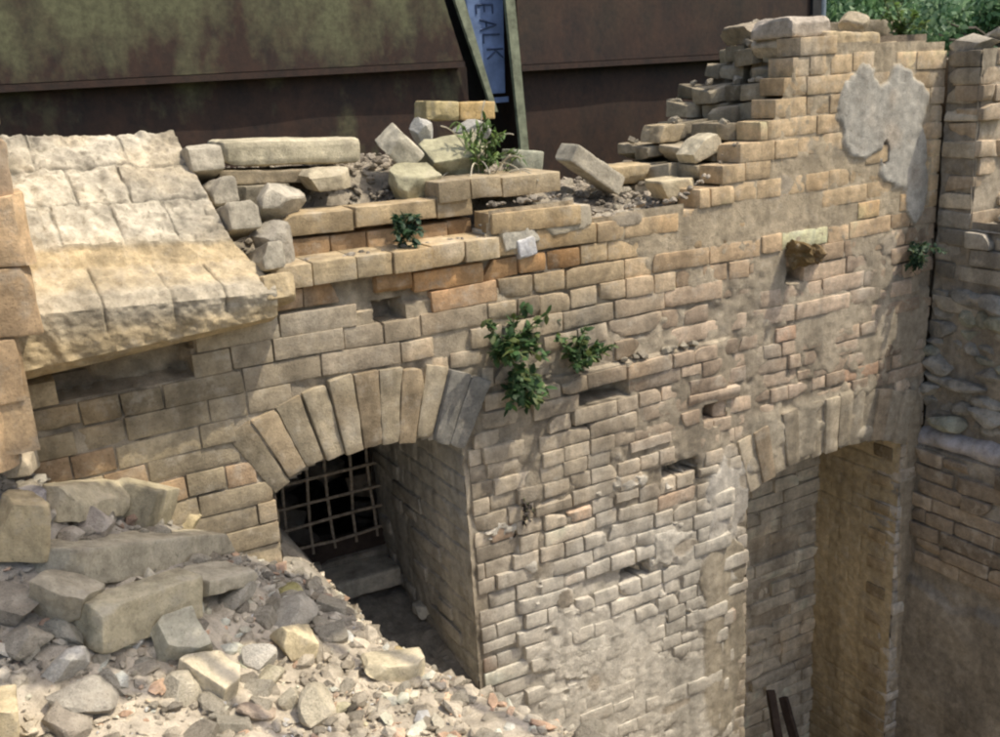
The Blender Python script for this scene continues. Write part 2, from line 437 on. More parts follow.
# two-lobed patch of grey render on the pier
hp = np.maximum(np.maximum(blob(X, Z, 1.56, 2.42, .15, .14, 1, .45), blob(X, Z, 1.78, 2.38, .17, .15, 2, .45)), np.maximum(blob(X, Z, 1.63, 2.33, .17, .10, 3, .4), blob(X, Z, 1.79, 2.22, .13, .14, 4, .5)))
hp = np.maximum(hp, blob(X, Z, 1.89, 2.10, .06, .13, 5, .4))
pc = np.array([.50, .475, .41])*(1+.22*fbm(P3(X*10, 4, Z*10), 4, 79))[..., None]
st_ = sstep(.05, .5, fbm(P3(X*7, 6, Z*7), 3, 80))[..., None]; pc = pc*(1-.35*st_)+np.array([.42, .30, .19])*.35*st_
patch(hp, -.008, pc)
patch(blob(X, Z, 1.70, 2.235, .018, .045, 14, .4), .004, (.14, .12, .10))
# thin lime wash smeared over the lower courses
n1 = fbm(P3(X*4.5, 1, Z*6.5), 6, 21)+.25*fbm(P3(X*30, 1, Z*45), 3, 22)
lowm = sstep(-.15, .05, X)*sstep(1.3, .6, Z)*sstep(1.02, .9, X)
sm = sstep(.10-.62*lowm+.30, .22-.62*lowm+.30, n1)*sstep(-.15, -.08, X)*sstep(1.5, 1.1, Z)*sstep(1.06, .95, X)
patch(sm, -.0025-.006*sstep(.2, .6, n1)+.004*fbm(P3(X*30, 4, Z*30), 3, 77), (np.array([.58, .545, .465])*(1+.2*fbm(P3(X*12, 9, Z*12), 4, 76))[..., None]))
patch(blob(X, Z, .93, 1.00, .11, .21, 11, .7)*.8, -.005, (.52, .49, .43))
patch(np.maximum(blob(X, Z, .91, .45, .12, .42, 12, .2), blob(X, Z, .9, .75, .13, .14, 12, .2))*sstep(1.035, 1.03, X)*.9, -.006+.004*fbm(P3(X*20, 4, Z*20), 3, 78), (.36, .315, .235))
patch(blob(X, Z, 1.96, .6, .05, .7, 13, .3)*sstep(1.9, 1.905, X), -.006, (.38, .32, .23))
patch(sstep(-.15, .25, fbm(P3(X*9, 8, Z*9), 4, 24))*sstep(1.02, 1.06, X)*sstep(1.93, 1.9, X)*sstep(1.08, 1.12, Z)*sstep(1.36, 1.3, Z)*.9, -.012, (.43, .38, .29))
for i in range(30):     # small random daubs of mortar over the bricks
    cx, cz = rng.uniform(-1.4, 1.95), rng.uniform(.2, 2.4)
    w = (cx > -.1)*1.0
    if rng.random() > .25+.75*w: continue
    g = rng.uniform(.8, 1.15)
    patch(blob(X, Z, cx, cz, rng.uniform(.02, .08), rng.uniform(.015, .05), 30+i, .5, 16)*.8, .0, (.40*g, .345*g, .265*g))
V = np.stack([X, yy+yprot, Z], -1).reshape(-1, 3); Fc = grid(*X.shape)[:, ::-1]
cen = V[Fc].mean(1); keep = solid(cen[:, 0], cen[:, 2])
B = Batch(); B.add(V, Fc[keep], colm.reshape(-1, 3)); o = B.build('mortar', M_MORTAR, wall)

# --- arches of bricks on edge
def build_ring(op, name, n, dcol, jit, shade=None):
    x0, x1, zs, r, t = op; cx, cz, R, w = arc(op); ha = math.asin(w/R)
    B = Batch()
    for i in range(n):
        a = -ha+(i+.5)*2*ha/n
        wd = 2*ha/n*(R+t/2)
        Lr = t*(1+rng.normal(0, jit)) ; col = dcol*(1+rng.normal(0, .15))
        if rng.random() < .2: col = col*np.array([1.03, .96, .9])
        if name == 'window_arch' and i >= n-2: col = np.array([.24, .23, .20])
        V = brick_verts(T_WALL, Lr, .25, wd-.003, r=.003, rough=.004, chips=2, chip=.015)
        # taper towards the opening
        V[:, 2] *= 1+V[:, 0]/(R+t/2)*1.0
        ang = math.pi/2-a
        Rm = rot(rng.normal(0, .02), 0, 0); Rm = np.array(Matrix.Rotation(-ang, 3, 'Y'))@Rm
        rad = R+t/2+rng.normal(0, .006) + (Lr-t)/2*0
        B.add(V, T_WALL[1], tint(V+i*3+5, np.clip(col, .05, .6)), Rm, np.array([cx+math.sin(a)*rad, .125-.010+rng.normal(0, .005), cz+math.cos(a)*rad]))
    return B.build(name, M_BRICK, wall)
build_ring(WIN, 'window_arch', 11, np.array([.42, .355, .245]), .05)
build_ring(DOOR, 'door_arch', 13, np.array([.40, .345, .255]), .03)

# --- recesses: reveals, soffits, back faces
def reveal(name, op, dep, right_col, back=True, mat=M_MORTAR):
    x0, x1, zs, r, t = op; cx, cz, R, w = arc(op)
    B = Batch()
    # right reveal faces -x ; left faces +x
    ys = np.arange(.004, dep, .008); zz = np.arange(WZ0, zs+.03, .008)
    Y, Z2 = np.meshgrid(ys, zz, indexing='ij')
    n_ = .006*fbm(P3(Y*14, Z2*14, 3), 4, 31)+.003*fbm(P3(Y*50, Z2*50, 3), 2, 32)
    # faint courses telegraphing through the render
    crs = np.abs(((Z2-WZ0)/PITCH) % 1-.5)*2; n_ = n_+.007*sstep(.80, .97, crs)*sstep(-.2, .1, fbm(P3(Y*3, Z2*3, 5), 2, 33))
    vj = np.abs(((Y/.125+.5*(np.floor((Z2-WZ0)/PITCH-.0) % 2)) % 1)-.5)*2; n_ = n_+.006*sstep(.9, .98, vj)*sstep(-.1, .2, fbm(P3(Y*4, Z2*4, 8), 2, 36))
    var = 1+.25*fbm(P3(Y*5, Z2*5, 1), 4, 35)
    cc = np.array(right_col)*var[..., None]
    V = np.stack([x1+n_, Y, Z2], -1).reshape(-1, 3); B.add(V, grid(*Y.shape), cc.reshape(-1, 3))
    V = np.stack([x0-n_, Y, Z2], -1).reshape(-1, 3); B.add(V, grid(*Y.shape)[:, ::-1], cc.reshape(-1, 3))
    # soffit behind the arch ring
    aa = np.linspace(-math.asin(w/R), math.asin(w/R), 60); A, Y = np.meshgrid(aa, np.arange(.12, dep, .02), indexing='ij')
    rr = R+.004+.005*fbm(P3(A*20, Y*14, 3), 3, 41)
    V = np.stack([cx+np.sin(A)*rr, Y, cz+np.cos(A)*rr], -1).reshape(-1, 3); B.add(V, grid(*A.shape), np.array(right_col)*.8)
    return B.build(name, mat, wall)
reveal('window_reveal', WIN, .80, (.46, .435, .37))
reveal('door_reveal', DOOR, .46, (.47, .38, .235))
# brick quoins showing in both reveals
B = Batch()
z = WZ0+PITCH/2; k = 0
while z < 1.0:
    if k % 2 == 0:
        V = brick_verts(T_HEAD, .02, .10, .058, r=.006, rough=.003); B.add(V, T_HEAD[1], np.array([.36, .28, .17])*(1+rng.normal(0, .15)), rot(0, 0, rng.normal(0, .02)), (1.893, .09, z))
    k += 1; z += PITCH
B.build('quoin', M_BRICK, wall)
B = Batch(); z = WZ0+PITCH/2; k = 0
while z < 1.44:
    y = .10 if k % 2 else .16
    while y < .74:
        l = rng.choice([.12, .25])
        if rng.random() < .45:
            V = brick_verts(T_HEAD, .02, l-.02, .056, r=.006, rough=.003); B.add(V, T_HEAD[1], np.array([.38, .355, .30])*(1+rng.normal(0, .12)), rot(0, 0, rng.normal(0, .01)), (-.150, y+l/2, z))
        y += l
    k += 1; z += PITCH
B.build('reveal_brickwork', M_BRICK, wall)
# door infill
B = Batch(); z = WZ0+PITCH/2; k = 1
while z < 1.13:
    fill_row(B, 1.02, 1.90, z, k, yf=.44, dep=.10, colf=lambda x, z: np.array([.56, .50, .39])*(1+rng.normal(0, .14)), er=lambda x, z: .75)
    z += PITCH; k += 1
B.build('infill_brickwork', M_BRICK, wall)
def sheet(B, x0, x1, z0, z1, y, col, amp=.006, st=.012, fl=False):
    X, Z = np.meshgrid(np.arange(x0, x1+st, st), np.arange(z0, z1+st, st), indexing='ij')
    Y = y+amp*fbm(P3(X*25, y, Z*25), 3, 51)
    c = np.array(col)*(1+.2*fbm(P3(X*8, y, Z*8), 3, 52))[..., None]
    B.add(np.stack([X, Y, Z], -1).reshape(-1, 3), grid(*X.shape)[:, ::-1], c.reshape(-1, 3))
B = Batch(); sheet(B, 1.0, 1.93, WZ0, 1.2, .452, (.42, .36, .27)); B.build('infill_mortar', M_MORTAR, wall)
# window: back face below and round the grille, sill stones, dark cellar behind
B = Batch()
z = WZ0+PITCH/2; k = 0
while z < .84:
    fill_row(B, -.77, -.13, z, k, yf=.74, dep=.1, colf=lambda x, z: np.array([.36, .325, .26])*(1+rng.normal(0, .15)), er=lambda x, z: .6); z += PITCH; k += 1
B.build('breast_brickwork', M_BRICK, wall)
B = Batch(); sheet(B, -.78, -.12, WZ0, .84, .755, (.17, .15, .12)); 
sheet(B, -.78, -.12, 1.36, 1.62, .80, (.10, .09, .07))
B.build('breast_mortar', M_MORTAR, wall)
B = Batch()
for (xa, xb) in ((-.78, -.50), (-.49, -.16)):
    V = brick_verts(T_BIG, xb-xa, .16, .075, r=.01, rough=.004, chips=3, chip=.02); B.add(V, T_BIG[1], np.array([.46, .43, .35]), rot(0, .02, 0), ((xa+xb)/2, .665, .80))
U, A = np.meshgrid(np.arange(-.76, -.14, .01), np.arange(.0, .68, .01), indexing='ij'); D = .62+.17*A+.02*fbm(P3(U*9, A*9, 1), 4, 68)+.012*np.abs(fbm(P3(U*40, A*40, 1), 2, 69))
B.add(np.stack([U, A, D], -1).reshape(-1, 3), grid(*U.shape), (.24, .22, .18))
B.build('window_sill', M_LOOSE, wall)
V = brick_verts(T_BIG, .62, .03, .10, r=.004, rough=.002, chips=1); B = Batch(); B.add(V, T_BIG[1], (.05, .042, .032), None, (-.45, .775, .885)); B.build('bottom_board', M_WOOD, wall)
def tube(B, p0, p1, r, col=(.2, .16, .12), seg=8, r1=None, wob=0):
    p0, p1 = np.array(p0, float), np.array(p1, float); d = p1-p0; L = np.linalg.norm(d); d /= L
    a = np.cross(d, [0, 0, 1.]); a = np.array([1., 0, 0]) if np.linalg.norm(a) < .1 else a/np.linalg.norm(a); b_ = np.cross(d, a)
    n = 6; t = np.linspace(0, 1, n+1); an = np.arange(seg)/seg*2*math.pi
    r1 = r if r1 is None else r1
    V = []
    off = rng.uniform(0, 50)
    for tt in t:
        c = p0+d*L*tt + (a*noise(P3(off+tt*3, 1, 1))+b_*noise(P3(off+tt*3, 5, 1)))*wob*math.sin(math.pi*tt)
        rr = r+(r1-r)*tt
        for q in an: V.append(c+(a*math.cos(q)+b_*math.sin(q))*rr)
    Fc = []
    for i in range(n):
        for j in range(seg): Fc.append((i*seg+j, i*seg+(j+1) % seg, (i+1)*seg+(j+1) % seg, (i+1)*seg+j))
    B.add(np.array(V), np.array(Fc), col)
    B.F.append(np.array([list(range(seg))[::-1]])+B.n-len(V)); B.F.append(np.array([list(range(n*seg, n*seg+seg))])+B.n-len(V))
g = bpy.data.objects.new('window_grille', None); COL.objects.link(g); g.parent = wall
gz0, gz1 = .93, 1.50
for i in range(7):
    x = -.70+i*.0875; B = Batch(); tube(B, (x, .762, gz0-.03), (x+rng.normal(0, .004), .762, gz1+.05), .0062, wob=.010); B.build('bar', M_BAR, g)
for i in range(6):
    z = gz0+.012+i*.088; B = Batch(); tube(B, (-.76, .75, z+rng.normal(0, .003)), (-.14, .75, z+rng.normal(0, .006)), .0062, wob=.010); B.build('bar', M_BAR, g)
# cellar behind the grille
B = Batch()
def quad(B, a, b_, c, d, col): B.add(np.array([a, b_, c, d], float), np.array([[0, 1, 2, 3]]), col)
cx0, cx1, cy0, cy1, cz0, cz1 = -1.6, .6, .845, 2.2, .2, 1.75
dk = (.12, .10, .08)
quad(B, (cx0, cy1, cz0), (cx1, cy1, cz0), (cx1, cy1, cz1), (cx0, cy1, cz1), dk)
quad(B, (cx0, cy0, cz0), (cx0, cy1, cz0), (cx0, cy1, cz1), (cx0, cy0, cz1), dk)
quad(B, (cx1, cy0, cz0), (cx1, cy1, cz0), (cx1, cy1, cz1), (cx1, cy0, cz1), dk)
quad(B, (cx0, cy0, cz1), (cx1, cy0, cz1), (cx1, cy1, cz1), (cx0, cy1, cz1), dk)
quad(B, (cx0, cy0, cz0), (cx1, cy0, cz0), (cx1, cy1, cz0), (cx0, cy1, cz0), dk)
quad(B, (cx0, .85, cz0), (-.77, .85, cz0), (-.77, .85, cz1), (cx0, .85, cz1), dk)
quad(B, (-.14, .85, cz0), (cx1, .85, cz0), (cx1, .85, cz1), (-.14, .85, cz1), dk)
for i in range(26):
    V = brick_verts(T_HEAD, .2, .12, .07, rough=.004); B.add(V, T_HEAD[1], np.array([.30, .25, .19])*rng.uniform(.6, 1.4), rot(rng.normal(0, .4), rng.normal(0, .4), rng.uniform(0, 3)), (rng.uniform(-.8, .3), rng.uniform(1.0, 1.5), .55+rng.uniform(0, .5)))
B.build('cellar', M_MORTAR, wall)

# --- the set-back course on the ledge, and the stepped thickness of the pier
B = Batch()
fill_row(B, -.60, .0, 2.222, 1, yf=.115, dep=.12, hdr=False, colf=lambda x, z: np.array([.46, .36, .22])*(1+rng.normal(0, .15)), er=lambda x, z: .6)
fill_row(B, -.60, .0, 2.150, 1, yf=.13, dep=.12, hdr=True, colf=lambda x, z: np.array([.34, .23, .13])*(1+rng.normal(0, .2)), er=lambda x, z: .6)
fill_row(B, -.12, .32, 2.268, 1, yf=.10, dep=.2, hdr=True, colf=lambda x, z: np.array([.50, .41, .27])*(1+rng.normal(0, .15)), er=lambda x, z: .5)
B.build('upper_course', M_BRICK, wall)
TREADS = []
B = Batch()
P0x, P0z = [.76, .89, 1.0, 1.12, 1.2, 1.25, 1.3], [2.16, 2.25, 2.34, 2.43, 2.57, 2.66, 2.75]
P5x, P5z = [.62, .84, .986, 1.133, 1.232, 1.333, 1.41, 1.486, 1.52], [2.18, 2.305, 2.368, 2.432, 2.52, 2.609, 2.662, 2.753, 2.80]
z = WZ0+PITCH/2
while z < 2.80:
    if z > 2.12:
        for wi, y in enumerate((.12, .245, .37, .49)):
            f = y/.5; zt = z+PITCH/2
            if zt > 2.70+.09*f: continue
            xl = (1-f)*np.interp(zt, P0z, P0x)+f*np.interp(zt, P5z, P5x)+rng.normal(0, .038)
            TREADS.append((xl, y, z+PITCH/2))
            for q in range(3):
                l = rng.uniform(.2, .26)
                V = brick_verts(T_WALL, l-.008, .118, PITCH-.006, r=.005, rough=.005, chips=3, chip=.03)
                B.add(V, T_WALL[1], np.array([.36, .31, .22])*(1+rng.normal(0, .18)), rot(rng.normal(0, .05), rng.normal(0, .04), rng.normal(0, .15) if q == 0 else 0), (xl+l/2, y+.06, z+rng.normal(0, .003)))
                xl += l
    z += PITCH
B.build('stepped_brickwork', M_BRICK, wall)
# coping bricks on the pier
B = Batch()
for (pa, pb, h, y, c) in (((790, 22), (835, 30), .07, .05, (.50, .44, .36)), ((822, 42), (882, 42), .075, .04, (.50, .40, .25)), ((752, 32), (790, 30), .07, .3, (.36, .31, .23)),
                       ((884, 50), (925, 52), .07, .05, (.44, .36, .24)), ((790, 45), (822, 45), .07, .06, (.50, .44, .34))):
    A = on(*pa, 1, y); Bq = on(*pb, 1, y); L = np.linalg.norm(Bq-A)
    V = brick_verts(T_BIG, L, .2, h, r=.012, rough=.006, chips=5, chip=.035); B.add(V, T_BIG[1], c, rot(0, rng.normal(0, .03), rng.normal(0, .08)), ((A[0]+Bq[0])/2, y+.1, (A[2]+Bq[2])/2))
B.build('coping', M_LOOSE, wall)
# core behind the face
B = Batch()
def boxmesh(B, x0, x1, y0, y1, z0, z1, col):
    V = np.array([(x, y, z) for x in (x0, x1) for y in (y0, y1) for z in (z0, z1)], float)
    B.add(V, np.array([[0, 1, 3, 2], [4, 6, 7, 5], [0, 4, 5, 1], [2, 3, 7, 6], [0, 2, 6, 4], [1, 5, 7, 3]]), col)
cc = (.24, .20, .15)
boxmesh(B, WX0, -.79, .09, .80, WZ0, 1.93, cc); boxmesh(B, -.11, 1.02, .09, .80, WZ0, 2.06, cc)
boxmesh(B, -.79, -.11, .09, .74, 1.83, 2.06, cc); boxmesh(B, 1.02, 2.0, .09, .44, 1.40, 2.12, cc); boxmesh(B, 1.02, 2.0, .56, .80, WZ0, 2.12, cc)
boxmesh(B, 1.92, 2.0, .09, .56, WZ0, 1.4, cc)
for (x0, z0, z1) in ((.95, 2.11, 2.22), (1.1, 2.22, 2.34), (1.25, 2.34, 2.45), (1.36, 2.45, 2.58), (1.5, 2.58, 2.66)): boxmesh(B, x0, 2.0, .08, .60, z0, z1, cc)
B.build('core', M_MORTAR, wall)

# ------------------------------------------------------------------ side wall on the right (faces -x, comes towards us)
side = empty('stone_wall', (2.02, -.5, 0)); tag(side, 'rough battered return wall of rubble and brick at the right, with a mauve mortar ledge', 'wall')
def fr(V):   # wall coords (u along, d into, z) -> world : u = -y, d = x
    return np.stack([2.02+V[:, 1], -V[:, 0], V[:, 2]], -1)
B = Batch(); z = WZ0+PITCH/2; k = 0
def scol(x, z):  # tones darkened to carry the shadow this face stands in
    if z > 2.0: c = np.array([.44, .38, .28])
    elif z > 1.62: c = np.array([.31, .285, .235])
    elif z > 1.08: c = np.array([.27, .27, .235])
    else: c = np.array([.27, .22, .16])
    return np.clip(c*(1+rng.normal(0, .2)), .04, .6)
while z < 2.62:
    proud = -.05 if z < 1.0 else (0 if z < 1.62 else .0)
    if 1.08 < z < 1.62:
        k += 1; z += PITCH; continue
    if z > .45: fill_row(B, 0.005, .15 if z > 1.93 else 1.1, z, k, yf=proud, dep=.14, colf=scol, er=lambda x, z: .95, frame=fr, skip=lambda x, z: rng.random() < .05, prot=.008)
    k += 1; z += PITCH
    
def fr2(V): return np.stack([2.02+V[:, 0], -.16+V[:, 1], V[:, 2]], -1)
z = WZ0+PITCH/2
while z < 2.60:
    if z > 1.93: fill_row(B, 0, 1.1-.1*rng.random(), z, int(z/PITCH), yf=.0, dep=.12, colf=lambda x, z: np.array([.50, .40, .28])*(1+rng.normal(0, .2)), er=lambda x, z: .95, frame=fr2, skip=lambda x, z: rng.random() < .12, prot=.022)
    z += PITCH
o = B.build('brickwork', M_BRICK); sub(side, o)
B = Batch()
z = 1.10
while z < 1.64:
    u = -.02
    h = rng.uniform(.04, .075)
    while u < 1.1:
        l = rng.uniform(.06, .16); V = rock_verts(ICO2, l*1.2, .075, h*1.2, cuts=12)
        g = rng.uniform(.75, 1.25); c = np.array([.30, .29, .255])*g if rng.random() < .8 else np.array([.29, .30, .24])*g
        V = V@rot(rng.normal(0, .1), rng.normal(0, .12), rng.normal(0, .1)).T+np.array([u+l/2, .028+rng.normal(0, .015), z+h/2]); B.add(fr(V), ICO2[1], c)
        u += l
    z += h
o = B.build('stonework', M_RUB, smooth=False); sub(side, o)
B = Batch()
U, Z = np.meshgrid(np.arange(0.0, 1.12, .009), np.arange(WZ0, 2.6, .009), indexing='ij')
D = .010+.010*fbm(P3(U*9, 7, Z*9), 4, 61)+.006*fbm(P3(U*40, 7, Z*40), 2, 62)
lo = sstep(1.02, 1.0, Z); D = D-.040*lo
pl = sstep(.38, .34, Z+.05*fbm(P3(U*8, 1, 1), 3, 63)); D = D*(1-pl)+(-.058+.010*fbm(P3(U*8, 7, Z*8), 5, 64))*pl
D = np.where(Z < .1, D, D)
c = np.array([.28, .25, .20])*(1+.4*fbm(P3(U*6, 7, Z*6), 4, 65))[..., None]  # mortar albedo lowered too, shadow put into the colour
V = np.stack([U, D, Z], -1).reshape(-1, 3); Fq = grid(*U.shape); cq = V[Fq].mean(1); Fq = Fq[(cq[:, 2] < 1.95) | (cq[:, 0] < .15)]
B.add(fr(V), Fq, c.reshape(-1, 3))
U, Z = np.meshgrid(np.arange(0, 1.1, .009), np.arange(1.9, 2.6, .009), indexing='ij'); D = .010+.014*fbm(P3(U*9, 17, Z*9), 4, 66)
B.add(fr2(np.stack([U, D, Z], -1).reshape(-1, 3)), grid(*U.shape)[:, ::-1], (.42, .36, .27))
U, A = np.meshgrid(np.arange(0, 1.1, .01), np.arange(.13, 1.12, .01), indexing='ij'); D = 1.945+.02*fbm(P3(U*9, A*9, 1), 4, 67)-.02*sstep(.04, 0, U)
B.add(np.stack([2.02+U, -A, D], -1).reshape(-1, 3), grid(*U.shape)[:, ::-1], (.40, .36, .29))
o = B.build('mortar', M_MORTAR); sub(side, o)
B = Batch()   # mauve mortar ledge
U, A = np.meshgrid(np.arange(-.0, 1.12, .008), np.linspace(0, 1, 14), indexing='ij')
prof_d = -.07*np.sin(A*math.pi)**.6+.03; prof_z = 1.09-.10*A
dd = prof_d+.018*fbm(P3(U*14, A*2, 3), 4, 71); z2 = prof_z+.022*fbm(P3(U*9, A, 9), 3, 72)
V = np.stack([U, dd, z2], -1).reshape(-1, 3); B.add(fr(V), grid(*U.shape)[:, ::-1], (.44, .42, .42))
o = B.build('mortar_ledge', M_RUB); sub(side, o)
B = Batch(); V = np.array([(x, y, z) for x in (2.09, 2.6) for y in (-1.12, .06) for z in (WZ0, 1.90)], float)
B.add(V, np.array([[0, 1, 3, 2], [4, 6, 7, 5], [0, 4, 5, 1], [2, 3, 7, 6], [0, 2, 6, 4], [1, 5, 7, 3]]), cc); boxmesh(B, 2.09, 3.1, -.1, .5, 1.89, 2.56, cc); o = B.build('core', M_MORTAR); sub(side, o)
B = Batch()
for i in range(7):
    V = rock_verts(ICO3, rng.uniform(.12, .2), .16, rng.uniform(.06, .1), cuts=12); B.add(V, ICO3[1], np.array([.44, .40, .32])*(1+rng.normal(0, .15)), rot(0, 0, rng.uniform(-.3, .3)), (2.08+.135*i, -.08+rng.normal(0, .02), 2.61+rng.uniform(0, .03)))
for i in range(40):
    q = rng.uniform(.03, .1); V = rock_verts(ICO2, q*1.3, q, q*.6, cuts=12); B.add(V, ICO2[1], np.array([.42, .38, .31])*(1+rng.normal(0, .2)), rot(*rng.normal(0, .2, 2), rng.uniform(0, 3)), (2.05+rng.uniform(0, .4), -.2-rng.uniform(0, .8), 1.955))
o = B.build('coping', M_LOOSE); sub(side, o)

# ------------------------------------------------------------------ tilted masonry block on the left of the wall
blk = empty('masonry_block', (-1.03, .1, 2.0)); tag(blk, 'big tilted block of plastered masonry with a sunlit sloping top, overhanging the wall at left', 'masonry block')
def lerp(a, b, t): return np.array(a)*(1-t)+np.array(b)*t
# profile rows: (left point, right point) from the bottom front edge to the back
prof = [((-1.36, .10, 1.965), (-.73, .02, 2.0)), ((-1.36, -.09, 1.972), (-.72, -.07, 2.01)), ((-1.36, -.115, 2.00), (-.712, -.11, 2.03)), ((-1.36, -.12, 2.135), (-.71, -.125, 2.095)),
        ((-1.36, -.095, 2.165), (-.71, -.105, 2.118)), ((-1.36, .0, 2.225), (-.74, .0, 2.170)), ((-1.36, .035, 2.27), (-.775, .03, 2.222)), ((-1.36, .45, 2.515), (-.80, .42, 2.49)), ((-1.36, .50, 2.50), (-.80, .47, 2.47)), ((-1.36, .52, 2.1), (-.76, .5, 2.1))]
nu = 130; us = np.linspace(0, 1, nu); rows = []; tt = []
for i in range(len(prof)-1):
    A, Bq = prof[i], prof[i+1]; d = np.linalg.norm(np.array(A[0])-np.array(Bq[0])); n = max(2, int(d/.005))
    for q in range(n):
        t = q/n; rows.append((lerp(A[0], Bq[0], t), lerp(A[1], Bq[1], t))); tt.append(i+t)
Rr = np.array(rows); G = Rr[None, :, 0, :]*(1-us[:, None, None])+Rr[None, :, 1, :]*us[:, None, None]
tt = np.array(tt)[None, :]+us[:, None]*0
# notch the right end and the joints between slabs
topm = sstep(5.8, 6.1, tt)*sstep(7.2, 7.0, tt); tread = sstep(3.6, 4.2, tt)*sstep(5.1, 4.8, tt)
u_ = us[:, None]+0*tt
joint = np.zeros_like(u_)
def jl(v, w=.006): return np.exp(-(v/w)**2)
rowv = (tt-6)*1.0
for rb in (.36, .70): joint = np.maximum(joint, jl(rowv-rb-.03*noise(P3(u_*6, rb*9, 1)), .012)*topm)
for a, lo_, hi in ((.30, 0, .36), (.55, 0, .36), (.78, 0, .36), (.42, .36, .7), (.66, .36, .7), (.30, .7, 1), (.72, .7, 1)):
    joint = np.maximum(joint, jl(u_-a-.012*noise(P3(rowv*8, a*9, 1)), .006)*topm*sstep(lo_-.01, lo_, rowv)*sstep(hi+.01, hi, rowv))
for a in (.35, .60, .80): joint = np.maximum(joint, jl(u_-a, .005)*sstep(2.3, 2.6, tt)*sstep(5, 4.9, tt))
rg = fbm(G*14, 4, 81)*.006+fbm(G*45, 4, 82)*.011
nrm = np.zeros_like(G); nrm[..., 1] = -np.where(tt < 3.5, 1, .5); nrm[..., 2] = np.where(tt < 3.5, .1, .85)
pit = sstep(.15, .5, fbm(G*7, 3, 83))*topm*sstep(.45, .3, u_)
slab_lv = np.zeros_like(u_)
idx = np.floor(u_*4+np.floor(np.clip(rowv, 0, .99)*3)*.37).astype(int)*7+np.floor(np.clip(rowv, 0, .99)*3).astype(int)
slab_lv = _h(idx, idx*0+3, idx*0, 5)*.007*topm + np.floor(3.2*(fbm(G*7, 5, 89)+.5))*.0035*topm
G = G+nrm*(rg*(.9+.3*topm)-.006*joint-.012*pit+slab_lv)[..., None]
pale = np.array([.47, .43, .34]); pal0 = pale.copy(); tan = np.array([.50, .40, .245]); och = np.array([.44, .31, .15]); grey = np.array([.44, .42, .36])
mott = fbm(G*16, 4, 87)[..., None]; tin2 = sstep(.0, .45, fbm(G*6.5, 3, 88))[..., None]
pale = (pale*(1-.4*tin2)+np.array([.46, .375, .24])*.4*tin2)*(1+.5*mott)
mt = np.clip(topm+tread*.3, 0, 1)[..., None]
front = tan*(1-.5*sstep(.1, .5, fbm(G*6, 3, 84)))[..., None]+och*(.5*sstep(.1, .5, fbm(G*6, 3, 84)))[..., None]
gf = sstep(2.3, 2.9, tt+.5*fbm(G*5, 3, 86))*sstep(4.4, 4.0, tt)*.8; front = front*(1-.7*gf[..., None])+grey*.7*gf[..., None]
c = front*(1-mt)+(pale*(1+.15*fbm(G*9, 3, 85))[..., None])*mt
c = c*(1-.5*joint[..., None])*(1+(_h(idx, idx*0+8, idx*0, 9)[..., None]-.5)*.4*topm[..., None])
B = Batch(); B.add(G.reshape(-1, 3), grid(nu, G.shape[1])[:, ::-1], np.clip(c, .03, .7).reshape(-1, 3))
# the broken right end, closed
e = G[-1]; cen = np.array([-.80, .2, 2.2]); n = len(e)
V = [e]; 
for q in (.8, .55, .3, .05): V.append(cen+(e-cen)*q+np.array([.02, 0, 0])*(1-q)+fbm(e*12, 3, 90+int(q*9))[:, None]*np.array([.02, 0, .006]))
V = np.array(V).reshape(-1, 3); B.add(V, grid(5, n)[:, ::-1], tan*.9)
o = B.build('masonry', M_LOOSE); sub(blk, o)
B = Batch()   # bricks at the stepped right end
for (x, y, z, l, d, h, rz, c) in ((-.76, .36, 2.40, .10, .2, .08, .1, pal0*.85), (-.735, .16, 2.25, .09, .22, .08, .12, pal0*.8), (-.70, .02, 2.155, .07, .2, .075, .1, pal0*.8), (-.70, -.05, 2.085, .09, .14, .075, .05, tan), (-.735, .30, 2.31, .08, .2, .08, .1, pal0*.75)):
    V = brick_verts(T_BIG, l, d, h, r=.01, rough=.005, chips=5, chip=.03); B.add(V, T_BIG[1], c, rot(-.3, .02, rz), (x, y, z))
o = B.build('end_brickwork', M_LOOSE); sub(blk, o)

# ------------------------------------------------------------------ nearer stub of wall at the left edge
stub = empty('brick_pier', (-1.6, -.3, 1.5)); tag(stub, 'weathered orange-tan brick pier cut off by the left edge, nearest masonry to the viewer', 'pier')
B = Batch(); boxmesh(B, -2.2, -1.335, -.290, .25, 1.86, 2.6, (.48, .35, .21)); z = 1.83; k = 0
while z < 2.62:
    xe = np.interp(z, [1.85, 1.95, 2.05, 2.1, 2.29, 2.31, 2.45, 2.62], [-1.375, -1.36, -1.30, -1.285, -1.255, -1.305, -1.295, -1.30])+rng.normal(0, .006)
    for yi in range(3):
        x = xe
        for q in range(3):
            l = rng.uniform(.2, .27)
            V = brick_verts(T_BIG, l-.001, .2, .147, r=.004, rough=.007, chips=2, chip=.03, fr=14)
            B.add(V, T_BIG[1], np.array([.52, .37, .22])*(1+rng.normal(0, .10)) if z < 2.3 else np.array([.44, .33, .22])*(1+rng.normal(0, .1)), rot(rng.normal(0, .02), rng.normal(0, .02), rng.normal(0, .02)), (x-l/2, -.20+yi*.2+rng.normal(0, .005), z+.073)); x -= l
    z += .147; k += 1
o = B.build('brickwork', M_LOOSE); sub(stub, o)

